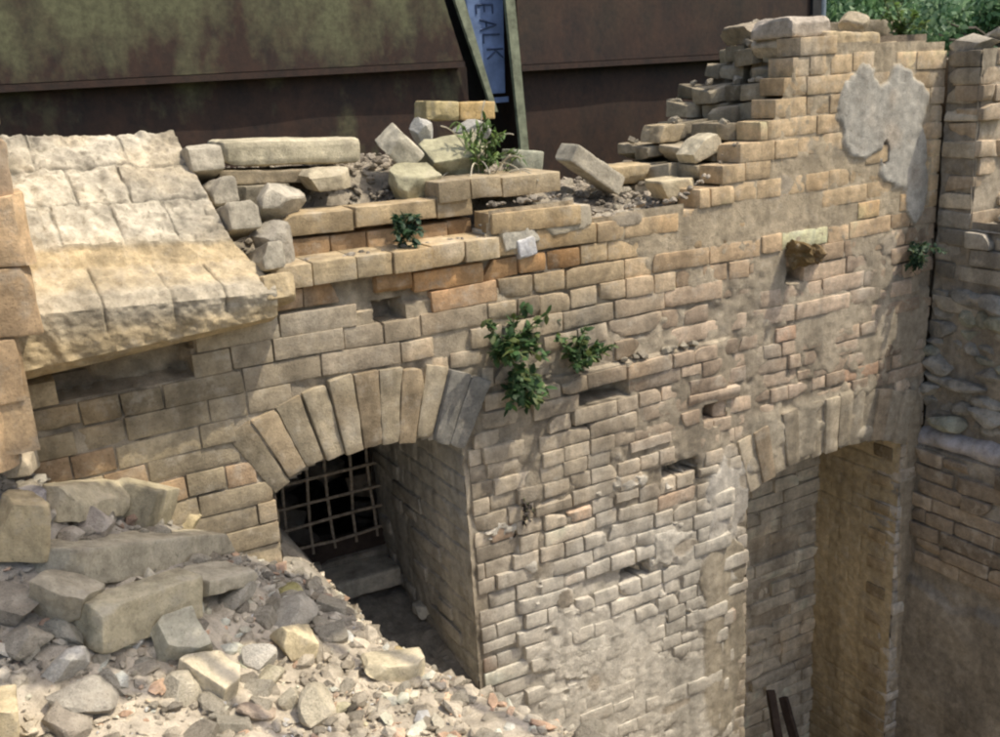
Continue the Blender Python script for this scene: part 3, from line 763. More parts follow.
# ------------------------------------------------------------------ rubble slope in the foreground
def H(x, y):
    x = np.asarray(x, float); y = np.asarray(y, float)
    h = 1.43 + .0*x
    a = np.interp(x, [-2.4, -1.42, -.95, -.77, -.5, -.3], [1.98, 1.76, 1.42, 1.26, 1.16, 1.1])      # along the wall
    b_ = np.interp(x, [-2.4, -1.5, -.9, -.5, -.2], [1.55, 1.46, 1.33, 1.27, 1.2])                    # a metre out
    t = sstep(0, .85, -y); h = a*(1-t)+b_*t
    crest = np.interp(y, [-3, -1.5, -1.17, -.9, -.5, -.25, 0, .5], [.3, -.24, -.43, -.57, -.69, -.72, -.68, -.66])
    h = h-np.maximum(0, x-crest)*1.0 - .35*np.maximum(0, x-crest-.05)
    h = h+.028*fbm(P3(x*3.2, y*3.2, 1), 2, 91)
    return np.maximum(h, -.82)
HX0, HX1, HY0, HY1 = -2.4, 1.2, -2.2, .7
xs = np.arange(HX0, HX1, .012); ys = np.arange(HY0, HY1, .012); X, Y = np.meshgrid(xs, ys, indexing='ij')
Z = H(X, Y)+.020*fbm(P3(X*14, Y*14, 2), 4, 92)+.007*np.abs(fbm(P3(X*45, Y*45, 2), 2, 93))
warm = sstep(-.1, .25, fbm(P3(X*2, Y*2, 7), 3, 94)+.5*sstep(-.3, -.8, Y)-.2*sstep(-1.1, -1.5, X))  # sunny patch put into the colour: cream low on the slope, greyer above
c = np.array([.33, .305, .26])*(1-warm[..., None])+np.array([.54, .475, .37])*warm[..., None]
B = Batch(); B.add(np.stack([X, Y, Z], -1).reshape(-1, 3), grid(*X.shape), c.reshape(-1, 3))
o = B.build('rubble_slope', M_RUB); tag(o, 'slope of crushed mortar and brick dust below the wall', 'rubble', kind='stuff')
# gravel over it
B = Batch()
def heap_col(x, y):
    w = float(sstep(-.1, .25, float(fbm(P3(x*2, y*2, 7), 3, 94))+.5*float(sstep(-.3, -.8, y))-.2*float(sstep(-1.1, -1.5, x))))  # same painted sunny patch, for crumbs and small stones
    c = np.array([.36, .335, .28])*(1-w)+np.array([.54, .475, .365])*w
    c = c*(1+rng.normal(0, .2))
    u = rng.random()
    if u < .1: c = c*np.array([1.1, .85, .75])
    elif u < .22: c = c*.6
    elif u < .3: c = np.minimum(c*1.5, .62)
    return np.clip(c, .04, .64)
for i in range(8500):
    x = rng.uniform(-1.7, -.1); y = rng.uniform(-1.75, .05)
    s = .005+.03*rng.random()**4; s *= 1+.3*rng.random()
    V = rock_verts(ICO1, s*rng.uniform(.8, 2.0), s, s*rng.uniform(.3, .9), cuts=5)
    B.add(V, ICO1[1], heap_col(x, y), rot(*rng.uniform(-.6, .6, 2), rng.uniform(0, 6)), (x, y, float(H(x, y))+.003+s*.05))
o = B.build('gravel', M_RUB, smooth=False); tag(o, 'grey and cream mortar crumbs scattered over the rubble slope', 'gravel', kind='stuff')

def on_heap(px, py, lift=0.):
    d = ray(px, py); t = .8
    while t < 5:
        p = CAM+d*t
        if p[2] < H(p[0], p[1])+lift: return p
        t += .004
    return p
def mesh_thing(name, V, Fc, col, loc, label, cat, group=None, mat=M_LOOSE, smooth=True):
    B = Batch(); B.add(V, Fc, col); o = B.build(name, mat, smooth=smooth); o.location = loc
    return tag(o, label, cat, group)
def chunk(p1, p2, w, h, label, col, name='broken_brick', cat='brick', plane=None, lift=.0, roll_=0., chips=7, chip=.035, up=None, taper=0, tilt=0., r=.004, rough=.0045):
    """a brick or slab lying with its long axis between two picture points of the heap (or of the plane y=c)"""
    f = (lambda p: on_heap(p[0], p[1], h*.5)) if plane is None else (lambda p: on(p[0], p[1], 1, plane))
    A, Bq = f(p1), f(p2); ax = Bq-A; L = np.linalg.norm(ax); ax /= L
    hy = np.cross(Zv, ax); hy /= np.linalg.norm(hy); uz = np.cross(ax, hy)
    Rm = np.stack([ax, hy, uz], 1)@rot(roll_, tilt, 0)
    V = brick_verts(T_BIG, L, w, h, r=r, rough=rough, chips=chips, chip=chip)
    if taper: V[:, 1:] *= (1-taper*sstep(-.1, .5, V[:, 0]/L))[:, None]
    loc = (A+Bq)/2+np.array([0, 0, lift]); col = np.clip(np.array(col)*[1.13, 1.10, 1.0], 0, .62)
    return mesh_thing(name, V@Rm.T, T_BIG[1], np.array(col), loc, label, cat)
def stone(px, py, s, label, col, plane=None, name='rubble_stone', cat='stone', cuts=11, rz=None, lift=.0):
    p = on_heap(px, py, s[2]*.2) if plane is None else on(px, py, 1, plane)
    V = (rock_verts(ICO3, *s, cuts=2, rough=.45) if name == 'moss_clump' else rock_verts(ICO3, *s, cuts=cuts+5, rough=.03))@rot(rng.normal(0, .25), rng.normal(0, .25), rng.uniform(0, 3) if rz is None else rz).T
    return mesh_thing(name, V, ICO3[1], np.array(col), p+np.array([0, 0, lift]), label, cat, mat=M_RUB, smooth=False)
GY = (.36, .355, .34); YL = (.42, .36, .23); CR = (.52, .46, .35)
chunk((48, 566), (222, 540), .15, .085, 'long pale slab with a tapered right end, second row down on the rubble', (.40, .37, .30), 'stone_slab', 'slab', taper=.35)
chunk((84, 626), (186, 590), .125, .10, 'large cream brick with grey dusty top lying across the middle of the rubble slope', (.43, .39, .29), chip=.02, chips=5)
chunk((52, 504), (120, 496), .12, .085, 'grey-topped brick at the head of the heap with two round stones before it', (.42, .38, .29))
chunk((126, 502), (178, 494), .14, .10, 'wedge of brick leaning right of the grey-topped brick, near the heap top', (.36, .33, .25), roll_=.35, taper=.3)
chunk((128, 472), (170, 462), .09, .05, 'flat cream fragment with a bright sunlit top, highest on the heap', (.56, .52, .42), lift=.02)
chunk((188, 520), (214, 516), .08, .085, 'small yellowish half brick standing right of the long slab', (.48, .41, .27), chips=4)
chunk((84, 472), (128, 478), .07, .035, 'thin grey triangular shard against the wall above the heap', (.42, .42, .38), taper=.6)
chunk((-12, 530), (40, 524), .15, .13, 'thick ochre block with mauve top cut by the left edge of the photo', (.40, .34, .23), 'stone_block', 'block', chip=.05)
stone(68, 536, (.075, .07, .06), 'round beige stone, left of the pair before the grey-topped brick', (.40, .36, .30))
stone(96, 526, (.085, .08, .08), 'round cream stone, right of the pair before the grey-topped brick', (.44, .39, .33))
chunk((52, 610), (84, 580), .12, .10, 'rounded dirty block with a dark right side, left of the large cream brick', (.34, .31, .25), roll_=.4)
chunk((188, 590), (238, 578), .14, .07, 'flat grey slab behind the right end of the large cream brick', (.41, .38, .31), 'stone_slab', 'slab')
stone(63, 668, (.105, .09, .05), 'flat six-sided pale grey stone near the bottom left', (.60, .57, .49), rz=.3)
stone(82, 699, (.13, .10, .08), 'angular beige stone below the flat six-sided one', (.38, .35, .29))
stone(70, 722, (.12, .09, .07), 'smooth brownish stone at the bottom left of the slope', (.34, .30, .24))
chunk((-8, 726), (17, 722), .10, .10, 'tan brick end in the bottom left corner', (.50, .43, .30), chips=3)
chunk((160, 643), (206, 635), .11, .09, 'dusty grey half brick below the large cream brick', (.44, .42, .34), roll_=.5)
chunk((190, 660), (236, 690), .075, .06, 'yellow broken brick pointing down to the right at the edge of the sunny patch', (.55, .49, .38), chips=5)
stone(184, 688, (.09, .075, .065), 'yellow sunlit stone left of the pointing yellow brick', (.52, .47, .36))
stone(256, 659, (.08, .075, .075), 'pale six-sided stone standing upright right of the yellow brick', (.52, .49, .42))
stone(270, 675, (.09, .07, .045), 'flat khaki stone under the upright pale one', (.42, .38, .27))
chunk((276, 640), (312, 638), .08, .075, 'half brick with a bright cream end on the crest before the window', (.54, .47, .33), chips=3)
stone(284, 595, (.10, .08, .05), 'mossy yellow-green stone on the crest below the window', (.34, .31, .14))
stone(317, 711, (.08, .065, .10), 'tall cream stone among sunlit crumbs at the bottom', (.56, .50, .37))
stone(291, 702, (.08, .055, .05), 'cream stone leaning left of the tall cream stone', (.54, .49, .37))
stone(258, 712, (.09, .06, .04), 'flat pinkish-tan stone at the bottom, lower left of the leaning cream stone', (.46, .37, .28))
chunk((362, 668), (422, 662), .10, .05, 'flat broken slab on the sunny crest of the slope', (.50, .45, .34), 'stone_slab', 'slab')
stone(402, 664, (.05, .045, .045), 'small ochre stone at the end of the flat crest slab', (.50, .40, .22), lift=.02)
stone(134, 640, (.045, .035, .035), 'small bright white stone right below the large cream brick', (.60, .60, .56))
stone(230, 600, (.14, .08, .05), 'grey shard lying behind the dusty half brick', (.40, .37, .30))
stone(288, 610, (.2, .16, .07), 'grey lump of mortar forming the crest before the window', (.42, .39, .32))
chunk((2, 470), (22, 452), .12, .05, 'pale rubble piece wedged at the left edge under the pier', (.42, .37, .30))
stone(20, 505, (.16, .12, .06), 'mauve-grey flat stone at the left edge behind the ochre block', (.31, .295, .30))
stone(25, 640, (.11, .09, .06), 'dull grey stone under the rounded dirty block', (.33, .30, .24)); stone(12, 600, (.12, .1, .06), 'dark stone in the hollow at the left edge', (.28, .25, .20))
stone(62, 605+25, (.1, .07, .05), 'dull olive stone left of the large cream brick end', (.29, .28, .23))

# hundreds of smaller stones, each its own object
LIB = []
for i in range(16):
    B = Batch(); V = rock_verts(ICO2, 1, rng.uniform(.55, .9), rng.uniform(.35, .7), cuts=14) if i % 3 else brick_verts(T_HEAD, 1, .75, .5, r=.04, rough=.03, chips=7, chip=.35, fr=3)
    tf = ICO2[1] if i % 3 else T_HEAD[1]
    cc_ = [(.47, .43, .34), (.38, .345, .27), (.50, .45, .35), (.36, .32, .25)][i % 4]
    B.add(V, tf, cc_); o = B.build('rubble_stone', M_RUB, smooth=False); LIB.append(o.data); bpy.data.objects.remove(o)
def small_stone(x, y, z, s, label, group, warm_=False):
    ids = [j for j in range(16) if (j % 4 in ((2, 3, 0) if warm_ else (0, 1, 3)))]
    o = bpy.data.objects.new('rubble_stone', LIB[ids[rng.integers(len(ids))]]); COL.objects.link(o)
    o.location = (x, y, z); o.scale = (s, s, s); o.rotation_euler = (rng.uniform(-.5, .5), rng.uniform(-.5, .5), rng.uniform(0, 6.3))
    return tag(o, label, 'stone', group)
n = 0
while n < 168:
    x = rng.uniform(-1.65, -.25); y = rng.uniform(-1.6, -.02)
    v = np.array([x, y, float(H(x, y))])-CAM; zc_ = v@Fd; px = 500+1000*(v@Ri)/zc_; py = 368.5-1000*(v@Ui)/zc_
    if not (-20 < px < 640 and 440 < py < 760): continue
    s = .026+.064*rng.random()**1.6
    wm = heap_col(x, y)[0] > .4
    small_stone(x, y, float(H(x, y))+s*.08, s, 'small sunlit cream stone among the crumbs low on the slope' if wm else 'small grey angular stone scattered on the shaded rubble slope',
                'small cream stones low on the slope' if wm else 'small grey stones on the rubble slope', wm); n += 1

# ------------------------------------------------------------------ debris on the wall top
def T(x, y):
    x = np.asarray(x, float); y = np.asarray(y, float)
    base = np.interp(y, [.08, .14, .24, .26, .42, .6, .8, .95], [2.085, 2.10, 2.16, 2.18, 2.33, 2.36, 2.25, 2.0])
    lowr = np.interp(y, [.08, .14, .3, .6, .8, .95], [2.10, 2.12, 2.17, 2.20, 2.15, 2.0])
    a = sstep(.15, .55, x); h = base*(1-a)+lowr*a
    gap = np.exp(-(((x+.62)/.12)**2)-(((y-.2)/.16)**2)); h = h-.06*gap
    return h
X, Y = np.meshgrid(np.arange(-.80, 1.1, .009), np.arange(.05, .96, .009), indexing='ij')
Z = T(X, Y)+.016*fbm(P3(X*12, Y*12, 5), 4, 101)+.008*np.abs(fbm(P3(X*45, Y*45, 2), 2, 102))
w = sstep(-.2, .3, fbm(P3(X*7, Y*7, 7), 3, 104))[..., None]
c = np.array([.19, .165, .13])*(1-w)+np.array([.36, .32, .25])*w
B = Batch(); B.add(np.stack([X, Y, Z], -1).reshape(-1, 3), grid(*X.shape), c.reshape(-1, 3))
for i in range(1900):
    x = rng.uniform(-.75, 1.0); y = rng.uniform(.02, .7); s = .008+.022*rng.random()**2.2
    if y < .1 and x < 0 and rng.random() < .4: continue
    z = float(T(x, y)) if y > .06 else float(top(x))-.01
    g = rng.uniform(.5, 1.35); V = rock_verts(ICO1, s*rng.uniform(.8, 1.7), s, s*.7, cuts=4); B.add(V, ICO1[1], np.clip(np.array([.34, .30, .24])*g, .05, .6), rot(*rng.uniform(-.6, .6, 2), rng.uniform(0, 6)), (x, y, z+.008))
o = B.build('debris', M_RUB, smooth=False); tag(o, 'loose mortar crumbs and dirt along the broken top of the wall', 'debris', kind='stuff')
for i in range(16):
    x = rng.uniform(.1, .82); s_ = rng.uniform(.018, .04)
    small_stone(x, -.012, LZ+.012, s_, 'small stone lying on the narrow ledge right of the green weeds', 'small stones on the narrow ledge halfway up the wall', True)
chunk((214, 153), (350, 149), .20, .075, 'long pale slab lying flat along the wall top beside the masonry block', (.45, .42, .33), 'stone_slab', 'slab', plane=.42, chip=.025, r=.02)
chunk((212, 176), (332, 174), .18, .04, 'thin brown slab directly under the long pale slab', (.27, .23, .17), 'stone_slab', 'slab', plane=.40, chip=.02)
chunk((225, 197), (280, 194), .2, .07, 'grey-brown block in the shade below the thin brown slab', (.22, .20, .16), 'stone_block', 'block', plane=.36)
stone(277, 202, (.155, .12, .11), 'rounded cream rock perched on the ledge, upper of two', (.50, .46, .37), plane=.16, rz=.4)
stone(276, 246, (.15, .13, .115), 'grey-brown rock with a flat face beside the masonry block, lower of two', (.36, .33, .27), plane=.08, rz=1.2)
chunk((386, 134), (414, 160), .10, .08, 'grey brick tilted down to the right on the rubble', (.46, .44, .38), plane=.34, roll_=.3, chips=4, chip=.02)
stone(424, 131, (.08, .06, .10), 'small upright whitish stone behind the tilted grey brick', (.52, .51, .46), plane=.45)
chunk((424, 162), (482, 152), .14, .08, 'greenish mossy block under the weed', (.33, .325, .24), 'stone_block', 'block', plane=.38, roll_=.5)
chunk((392, 188), (434, 180), .13, .10, 'grey mossy block with a tapered end above the wall course', (.35, .34, .25), 'stone_block', 'block', plane=.26, roll_=.35, taper=.2)
chunk((421, 110), (452, 111), .11, .06, 'yellow half brick, left of two on top of the rubble by the containers', (.46, .39, .23), plane=.55, chips=3, chip=.015)
chunk((453, 111), (488, 110), .11, .06, 'yellow-orange brick, right of two on top of the rubble by the containers', (.50, .37, .19), plane=.55, chips=3, chip=.015)
chunk((508, 160), (536, 162), .1, .075, 'dull grey-green brick standing before the green post', (.31, .33, .28), plane=.5, chips=3)
chunk((566, 152), (614, 186), .11, .065, 'grey brick leaning diagonally at the dip in the wall', (.42, .395, .34), plane=.28, chips=3, chip=.015)
chunk((604, 176), (642, 172), .12, .07, 'tan brick lying behind the diagonally leaning brick', (.44, .36, .24), plane=.35)
chunk((484, 242), (527, 226), .13, .075, 'whitish cracked brick sloping up on the ledge face', (.53, .51, .46), plane=.06, chips=4)
chunk((513, 249), (530, 243), .08, .06, 'small bright white piece of brick under the whitish cracked one', (.66, .65, .62), plane=.03, chips=2, chip=.01)
chunk((528, 224), (580, 214), .13, .075, 'grey brick loose on the ledge, right of the whitish cracked brick', (.42, .38, .31), plane=.06, chips=4)
chunk((303, 181), (345, 176), .12, .06, 'dusty beige brick half buried behind the cream rock', (.40, .36, .28), plane=.25)
chunk((648, 134), (676, 132), .12, .065, 'tan brick on the lowest step of the pier', (.38, .32, .23), plane=.42)
chunk((650, 190), (690, 186), .12, .065, 'pale brick on debris at the foot of the stepped pier', (.45, .40, .30), plane=.16)
chunk((680, 158), (712, 140), .10, .065, 'cream brick tilted on the second step of the pier', (.50, .46, .37), plane=.18)
stone(852, 22, (.12, .10, .085), 'round tan stone on top of the pier', (.46, .39, .27), plane=.12)
stone(470, 130, (.12, .09, .06), 'pale flaky stone beneath the weed and the yellow bricks', (.47, .46, .42), plane=.46)
chunk((416, 612), (432, 606), .08, .04, 'white brick fragment on the floor of the window recess', (.55, .54, .50), plane=.42, chips=3)
stone(795, 250, (.12, .07, .09), 'brown mossy lump sticking out of the wall below the pier', (.17, .12, .055), plane=-.01, name='moss_clump', cat='moss')
stone(817, 252, (.07, .05, .06), 'smaller brown mossy lump right of the larger one', (.20, .14, .07), plane=-.005, name='moss_clump', cat='moss')
for i in range(24):
    x = rng.uniform(-.55, .95); y = rng.uniform(.14, .55); s = rng.uniform(.035, .075)
    small_stone(x, y, float(T(x, y))+s*.25, s, 'small angular stone in the debris along the wall top', 'small stones in the debris along the wall top', True)

for i in range(44):
    x, y, zt = TREADS[rng.integers(len(TREADS))]; s_ = rng.uniform(.02, .055); x += .02+.03*rng.random(); y += rng.uniform(.02, .1)
    small_stone(x, y, zt+s_*.15, s_, 'small pale stone caught on the stepped edge of the pier', 'small stones on the steps of the pier', True)

# ------------------------------------------------------------------ plants
def leaf(B, p, d, size, col, width=.5, bend=.3):
    d = d/np.linalg.norm(d); s = np.cross(d, Zv+.01); s /= np.linalg.norm(s)+1e-9; u = np.cross(s, d)
    a = rng.uniform(-.6, .6); s2 = s*math.cos(a)+u*math.sin(a); u2 = np.cross(s2, d)
    w = size*width/2
    V = np.array([p, p+d*size*.35+s2*w-u2*.02*size, p+d*size*.35-s2*w-u2*.02*size, p+d*size*.42+u2*.08*size, p+d*size*.75+s2*w*.7-u2*bend*size*.3, p+d*size*.75-s2*w*.7-u2*bend*size*.3, p+d*size-u2*bend*size*.6])
    B.add(V, np.array([[0, 2, 3], [0, 3, 1], [2, 5, 3], [1, 3, 4], [3, 5, 6], [3, 6, 4]]), col)
def plant(name, base, n, length, lsize, cols, label, cat='plant', spread=1., updir=(0, -.5, 1), droop=.8, nl=10, width=.6, dry=0, stemr=.0022):
    base = np.array(base); root = empty(name, base); tag(root, label, cat)
    BS = Batch(); BL = Batch(); BD = Batch()
    for i in range(n):
        d = np.array(updir, float)+rng.normal(0, .45*spread, 3); d /= np.linalg.norm(d); L = length*rng.uniform(.5, 1.1)
        p = base+rng.normal(0, .008, 3)*spread*2; isdry = i < dry; BX = Batch()
        for q in range(nl):
            d2 = d+np.array([0, 0, -droop*(q/nl)*.35]); d = d2/np.linalg.norm(d2); p2 = p+d*L/nl
            tube(BX, p, p2, stemr, (.3, .3, .2), seg=5)
            if not isdry:
                for _ in range(2):
                    ld = d*.4+rng.normal(0, .7, 3)+np.array([0, -.3, 0]); c = np.array(cols[rng.integers(len(cols))])*rng.uniform(.7, 1.3)
                    leaf(BL, p2, ld, lsize*rng.uniform(.6, 1.2), c, width)
            p = p2
        sub(root, BX.build('dry_stalk' if isdry else 'stem', M_DRY if isdry else M_STEM))
    for BB, nm, mt_ in ((BS, 'stem', M_STEM), (BL, 'leaves', M_LEAF), (BD, 'dry_stalk', M_DRY)):
        if BB.n: sub(root, BB.build(nm, mt_))
    return root
G1 = [(.045, .105, .03), (.07, .14, .045), (.035, .08, .028), (.12, .16, .05)]; G2 = [(.12, .2, .05), (.17, .25, .08), (.09, .15, .05)]; G3 = [(.03, .07, .035), (.04, .085, .04)]
plant('weed', on(506, 356, 1, -.02), 20, .19, .036, G1, 'leafy dark green weed rooted in the wall just above the barred window', updir=(0, -.5, .9), droop=.5)
plant('weed', on(520, 372, 1, -.02), 14, .11, .034, G1, 'small green tuft hanging directly below the leafy weed', updir=(.0, -.4, -.5), droop=.6)
plant('weed', on(578, 362, 1, -.02), 13, .13, .03, G1, 'thin green weed on the wall right of the larger leafy one', updir=(0, -.3, 1), droop=.3)
plant('weed', on(400, 226, 1, .08), 12, .09, .026, G3, 'dark green weed hanging over the ledge bricks', updir=(0, -.7, .0), droop=1.)
plant('weed', on(478, 168, 1, .32), 24, .2, .036, G2, 'light green weed with dry stalks on the rubble of the wall top', updir=(-.1, -.2, .8), dry=12, width=.3)
plant('weed', on(495, 175, 1, .28), 9, .17, .02, G2, 'straggly dry weed sprawling right of the light green one', updir=(.6, -.4, .35), dry=8, width=.2)
plant('weed', on(918, 248, 1, -.03), 12, .09, .026, G3, 'dark green weed in the corner where the two walls meet', updir=(-.1, -.4, -.3), droop=.5)
plant('dead_root', on(520, 505, 1, -.012), 5, .08, .015, [(.05, .04, .03)], 'dark tangle of dead roots hanging from the wall right of the window', 'root', updir=(0, -.4, -.8), dry=0, stemr=.0016)
plant('weed', on(900, 42, 1, .15), 10, .16, .03, G2, 'bright weed growing behind the top of the pier', updir=(0, .0, 1), droop=.3)

def crown_tree(name, base, h, cr, cz, n, lsize, cols, label, cat, nclump=26, trunk_r=.07):
    base = np.array(base, float); root = empty(name, base); tag(root, label, cat)
    BT = Batch(); cen = base+np.array([0, 0, cz]); tube(BT, base, cen, trunk_r, (.1, .08, .06), r1=trunk_r*.4, wob=.1)
    cl = []
    for i in range(nclump):
        v = rng.normal(size=3); v /= np.linalg.norm(v); v = v*np.array(cr)*rng.uniform(.35, 1.0); cl.append(cen+v)
        tube(BT, base+np.array([0, 0, cz*rng.uniform(.4, .9)]), cen+v, trunk_r*.3, (.1, .08, .06), r1=.006, seg=5, wob=.08)
    cl = np.array(cl); k = rng.integers(0, nclump, n); rad = min(cr)*.38
    d = rng.normal(size=(n, 3)); d /= np.linalg.norm(d, axis=1)[:, None]
    P = cl[k]+d*(rad*rng.random(n)[:, None]**.5)*rng.uniform(.7, 1.2, (n, 1))
    s = rng.normal(size=(n, 3)); s /= np.linalg.norm(s, axis=1)[:, None]; u = np.cross(s, d); u /= np.linalg.norm(u, axis=1)[:, None]+1e-9
    sz = lsize*rng.uniform(.6, 1.3, n)[:, None]
    V = np.stack([P-s*sz*.5, P+u*sz*.26, P+s*sz*.5, P-u*sz*.26], 1).reshape(-1, 3)
    Fc = np.arange(4*n).reshape(-1, 4); c = np.array(cols)[(k+rng.integers(0, 2, n)) % len(cols)]*rng.uniform(.75, 1.25, (n, 1)); c = np.repeat(c, 4, 0)
    BL = Batch(); BL.add(V, Fc, c)
    sub(root, BT.build('trunk', M_BARK)); sub(root, BL.build('crown', M_LEAF, smooth=False))
    return root
BG = [(.15, .27, .12), (.19, .33, .15), (.11, .21, .11), (.24, .36, .20)]
BG2 = [(.13, .24, .15), (.16, .28, .19), (.10, .19, .13)]
crown_tree('bush', (3.4, 2.4, 2.0), 1, (.8, .6, .55), .7, 9000, .05, BG, 'light green bush growing right behind the top of the pier', 'bush', trunk_r=.03)
crown_tree('bush', (4.6, 2.6, 2.0), 1, (.9, .8, .6), .75, 9000, .06, BG, 'leafy bush in the top right corner beyond the return wall', 'bush', trunk_r=.03)
crown_tree('bush', (4.5, 5.0, 1.9), 1, (1.4, .9, 1.3), 1.3, 12000, .08, BG2, 'dark green shrub standing farther back beside the right-hand container', 'bush', trunk_r=.05)
crown_tree('bush', (4.2, 1.3, 1.95), 1, (.7, .6, .5), .75, 8000, .05, BG, 'light green bush just over the top where the two walls meet', 'bush', trunk_r=.03)
crown_tree('tree', (7.5, 5.0, 1.9), 4, (2.0, 1.6, 1.8), 2.0, 16000, .11, BG2, 'dark tree behind the bushes at the top right', 'tree', trunk_r=.1)
crown_tree('tree', (10.0, 3.0, 1.9), 4, (2.2, 2.0, 2.0), 2.1, 12000, .12, BG2, 'dark tree farthest right behind the return wall', 'tree', trunk_r=.1)
crown_tree('tree', (6.5, 8.5, 1.9), 4, (2.4, 1.6, 2.2), 2.4, 12000, .12, BG2, 'dark tree behind the end of the right-hand container', 'tree', trunk_r=.1)

# ------------------------------------------------------------------ containers behind
def prism(B, pts, y0, y1, col=(.1, .1, .1)):
    n = len(pts); V = np.array([(x, y0, z) for x, z in pts]+[(x, y1, z) for x, z in pts], float)
    B.F.append(np.array([list(range(n))])+B.n); B.F.append(np.array([list(range(n, 2*n))[::-1]])+B.n)
    q = np.array([[i, i+n, (i+1) % n+n, (i+1) % n] for i in range(n)]); B.add(V, q, col)
def wavy_panel(x0, x1, z0, z1, y, st=.03, amp=.008, s=0, x1b=None):
    B = Batch(); nx = int((x1-x0)/st)+2; nz = int((z1-z0)/st)+2
    U, Wv = np.meshgrid(np.linspace(0, 1, nx), np.linspace(0, 1, nz), indexing='ij')
    xr = x1+((x1b if x1b is not None else x1)-x1)*(1-Wv); X = x0+(xr-x0)*U; Z = z0+(z1-z0)*Wv
    Y = y+amp*fbm(P3(X*2, s, Z*2), 3, 120+s)
    B.add(np.stack([X, Y, Z], -1).reshape(-1, 3), grid(nx, nz)[:, ::-1], (.1, .1, .1)); return B
GB = 1.95
cl = empty('steel_container', (-1.2, 1.3, GB)); tag(cl, 'rusty steel container with faded green paint behind the wall on the left', 'container')
def cbox(B, x0, x1, y0, y1, z0, z1): boxmesh(B, x0, x1, y0, y1, z0, z1, (.1, .1, .1))
zl = 2.655
def addp(root, B, name, mat, sm=False): return sub(root, B.build(name, mat, smooth=sm))
addp(cl, wavy_panel(-3.6, .11, zl+.015, 4.4, 1.30, s=1, x1b=.622), 'side_panel', M_RUSTG, True)
addp(cl, wavy_panel(-3.6, .66, 1.95, zl-.01, 1.345, s=2), 'lower_panel', M_RUSTG, True)
B = Batch(); cbox(B, -3.6, .62, 1.285, 1.36, zl-.012, zl+.012); addp(cl, B, 'bottom_rail', M_RUST)
B = Batch(); cbox(B, -3.6, .40, 1.37, 3.7, 1.96, 4.4); addp(cl, B, 'shell', M_DARK)
B = Batch(); prism(B, [(.59, 2.91), (.28, 4.4), (.33, 4.4), (.635, 2.91), (.738, 2.54), (.765, 2.45), (.735, 2.45), (.712, 2.54)][::-1], 1.28, 1.30); addp(cl, B, 'corner_post', M_GPOST)
cr_ = empty('steel_container', (1.8, 1.3, GB)); tag(cr_, 'dark brown rusted steel container behind the dip in the wall', 'container')
addp(cr_, wavy_panel(.90, 2.68, 2.64, 4.4, 1.30, s=3), 'side_panel', M_RUST, True)
addp(cr_, wavy_panel(.90, 2.68, 1.95, 2.625, 1.345, s=4), 'lower_panel', M_RUST, True)
B = Batch(); cbox(B, .90, 2.68, 1.285, 1.36, 2.613, 2.637); addp(cr_, B, 'bottom_rail', M_RUST)
B = Batch(); cbox(B, .92, 2.64, 1.37, 3.7, 1.96, 4.4); addp(cr_, B, 'shell', M_RUST)
B = Batch(); prism(B, [(.826, 2.91), (.75, 4.4), (.80, 4.4), (.872, 2.91), (.905, 2.29), (.93, 1.96), (.88, 1.96), (.865, 2.29)][::-1], 1.27, 1.29); addp(cr_, B, 'corner_post', M_GPOST)
B = Batch(); cbox(B, 2.64, 2.70, 1.28, 1.36, 1.96, 4.4); addp(cr_, B, 'corner_post', M_DARK)
bb = empty('blue_board', (.76, 1.42, 2.5)); tag(bb, 'blue painted board with dark hand lettering in the gap between the two containers', 'board')
B = Batch(); prism(B, [(.60, 4.0), (.68, 3.0), (.80, 2.525), (.874, 2.525), (.888, 2.92), (.87, 4.0)][::-1], 1.40, 1.42); addp(bb, B, 'panel', M_BLUE)
B = Batch(); cbox(B, .81, .887, 1.395, 1.425, 2.485, 2.508); addp(bb, B, 'bottom_strip', M_BLUE)
strokes = {'E': [((0, 0), (0, 1)), ((0, 0), (.6, 0)), ((0, .5), (.5, .5)), ((0, 1), (.6, 1))], 'A': [((0, 0), (.35, 1)), ((.35, 1), (.7, 0)), ((.15, .4), (.55, .4))],
           'L': [((0, 0), (0, 1)), ((0, 0), (.6, 0))], 'K': [((0, 0), (0, 1)), ((0, .45), (.6, 1)), ((.15, .55), (.65, 0))]}
B = Batch(); zt = 2.90
for ch in 'EALK':
    for (a, b_) in strokes[ch]:
        # text runs downwards, letter tops towards the right-hand side
        sc = .062; f_ = lambda q: (.752+(2.9-zt)*.22+q[1]*sc*1.3, 1.3985, zt-q[0]*sc)
        tube(B, f_(a), f_(b_), .0042, (.05, .06, .12), seg=6)
    zt -= .062
addp(bb, B, 'lettering', M_INK)
B = Batch(); cbox(B, .05, .90, 1.6, 1.62, 1.96, 4.3); addp(bb, B, 'gap_shade_sheet', M_DARK)  # added dark sheet standing in for the shade inside the gap
# slim grey-blue pole past the container end
B = Batch(); tube(B, (2.98, 1.55, 1.95), (2.98, 1.55, 4.2), .028, seg=14); o = B.build('metal_pole', plain('blue_grey_paint', (.16, .20, .24), scale=20)); tag(o, 'slim blue-grey pole beside the end of the right-hand container', 'pole')
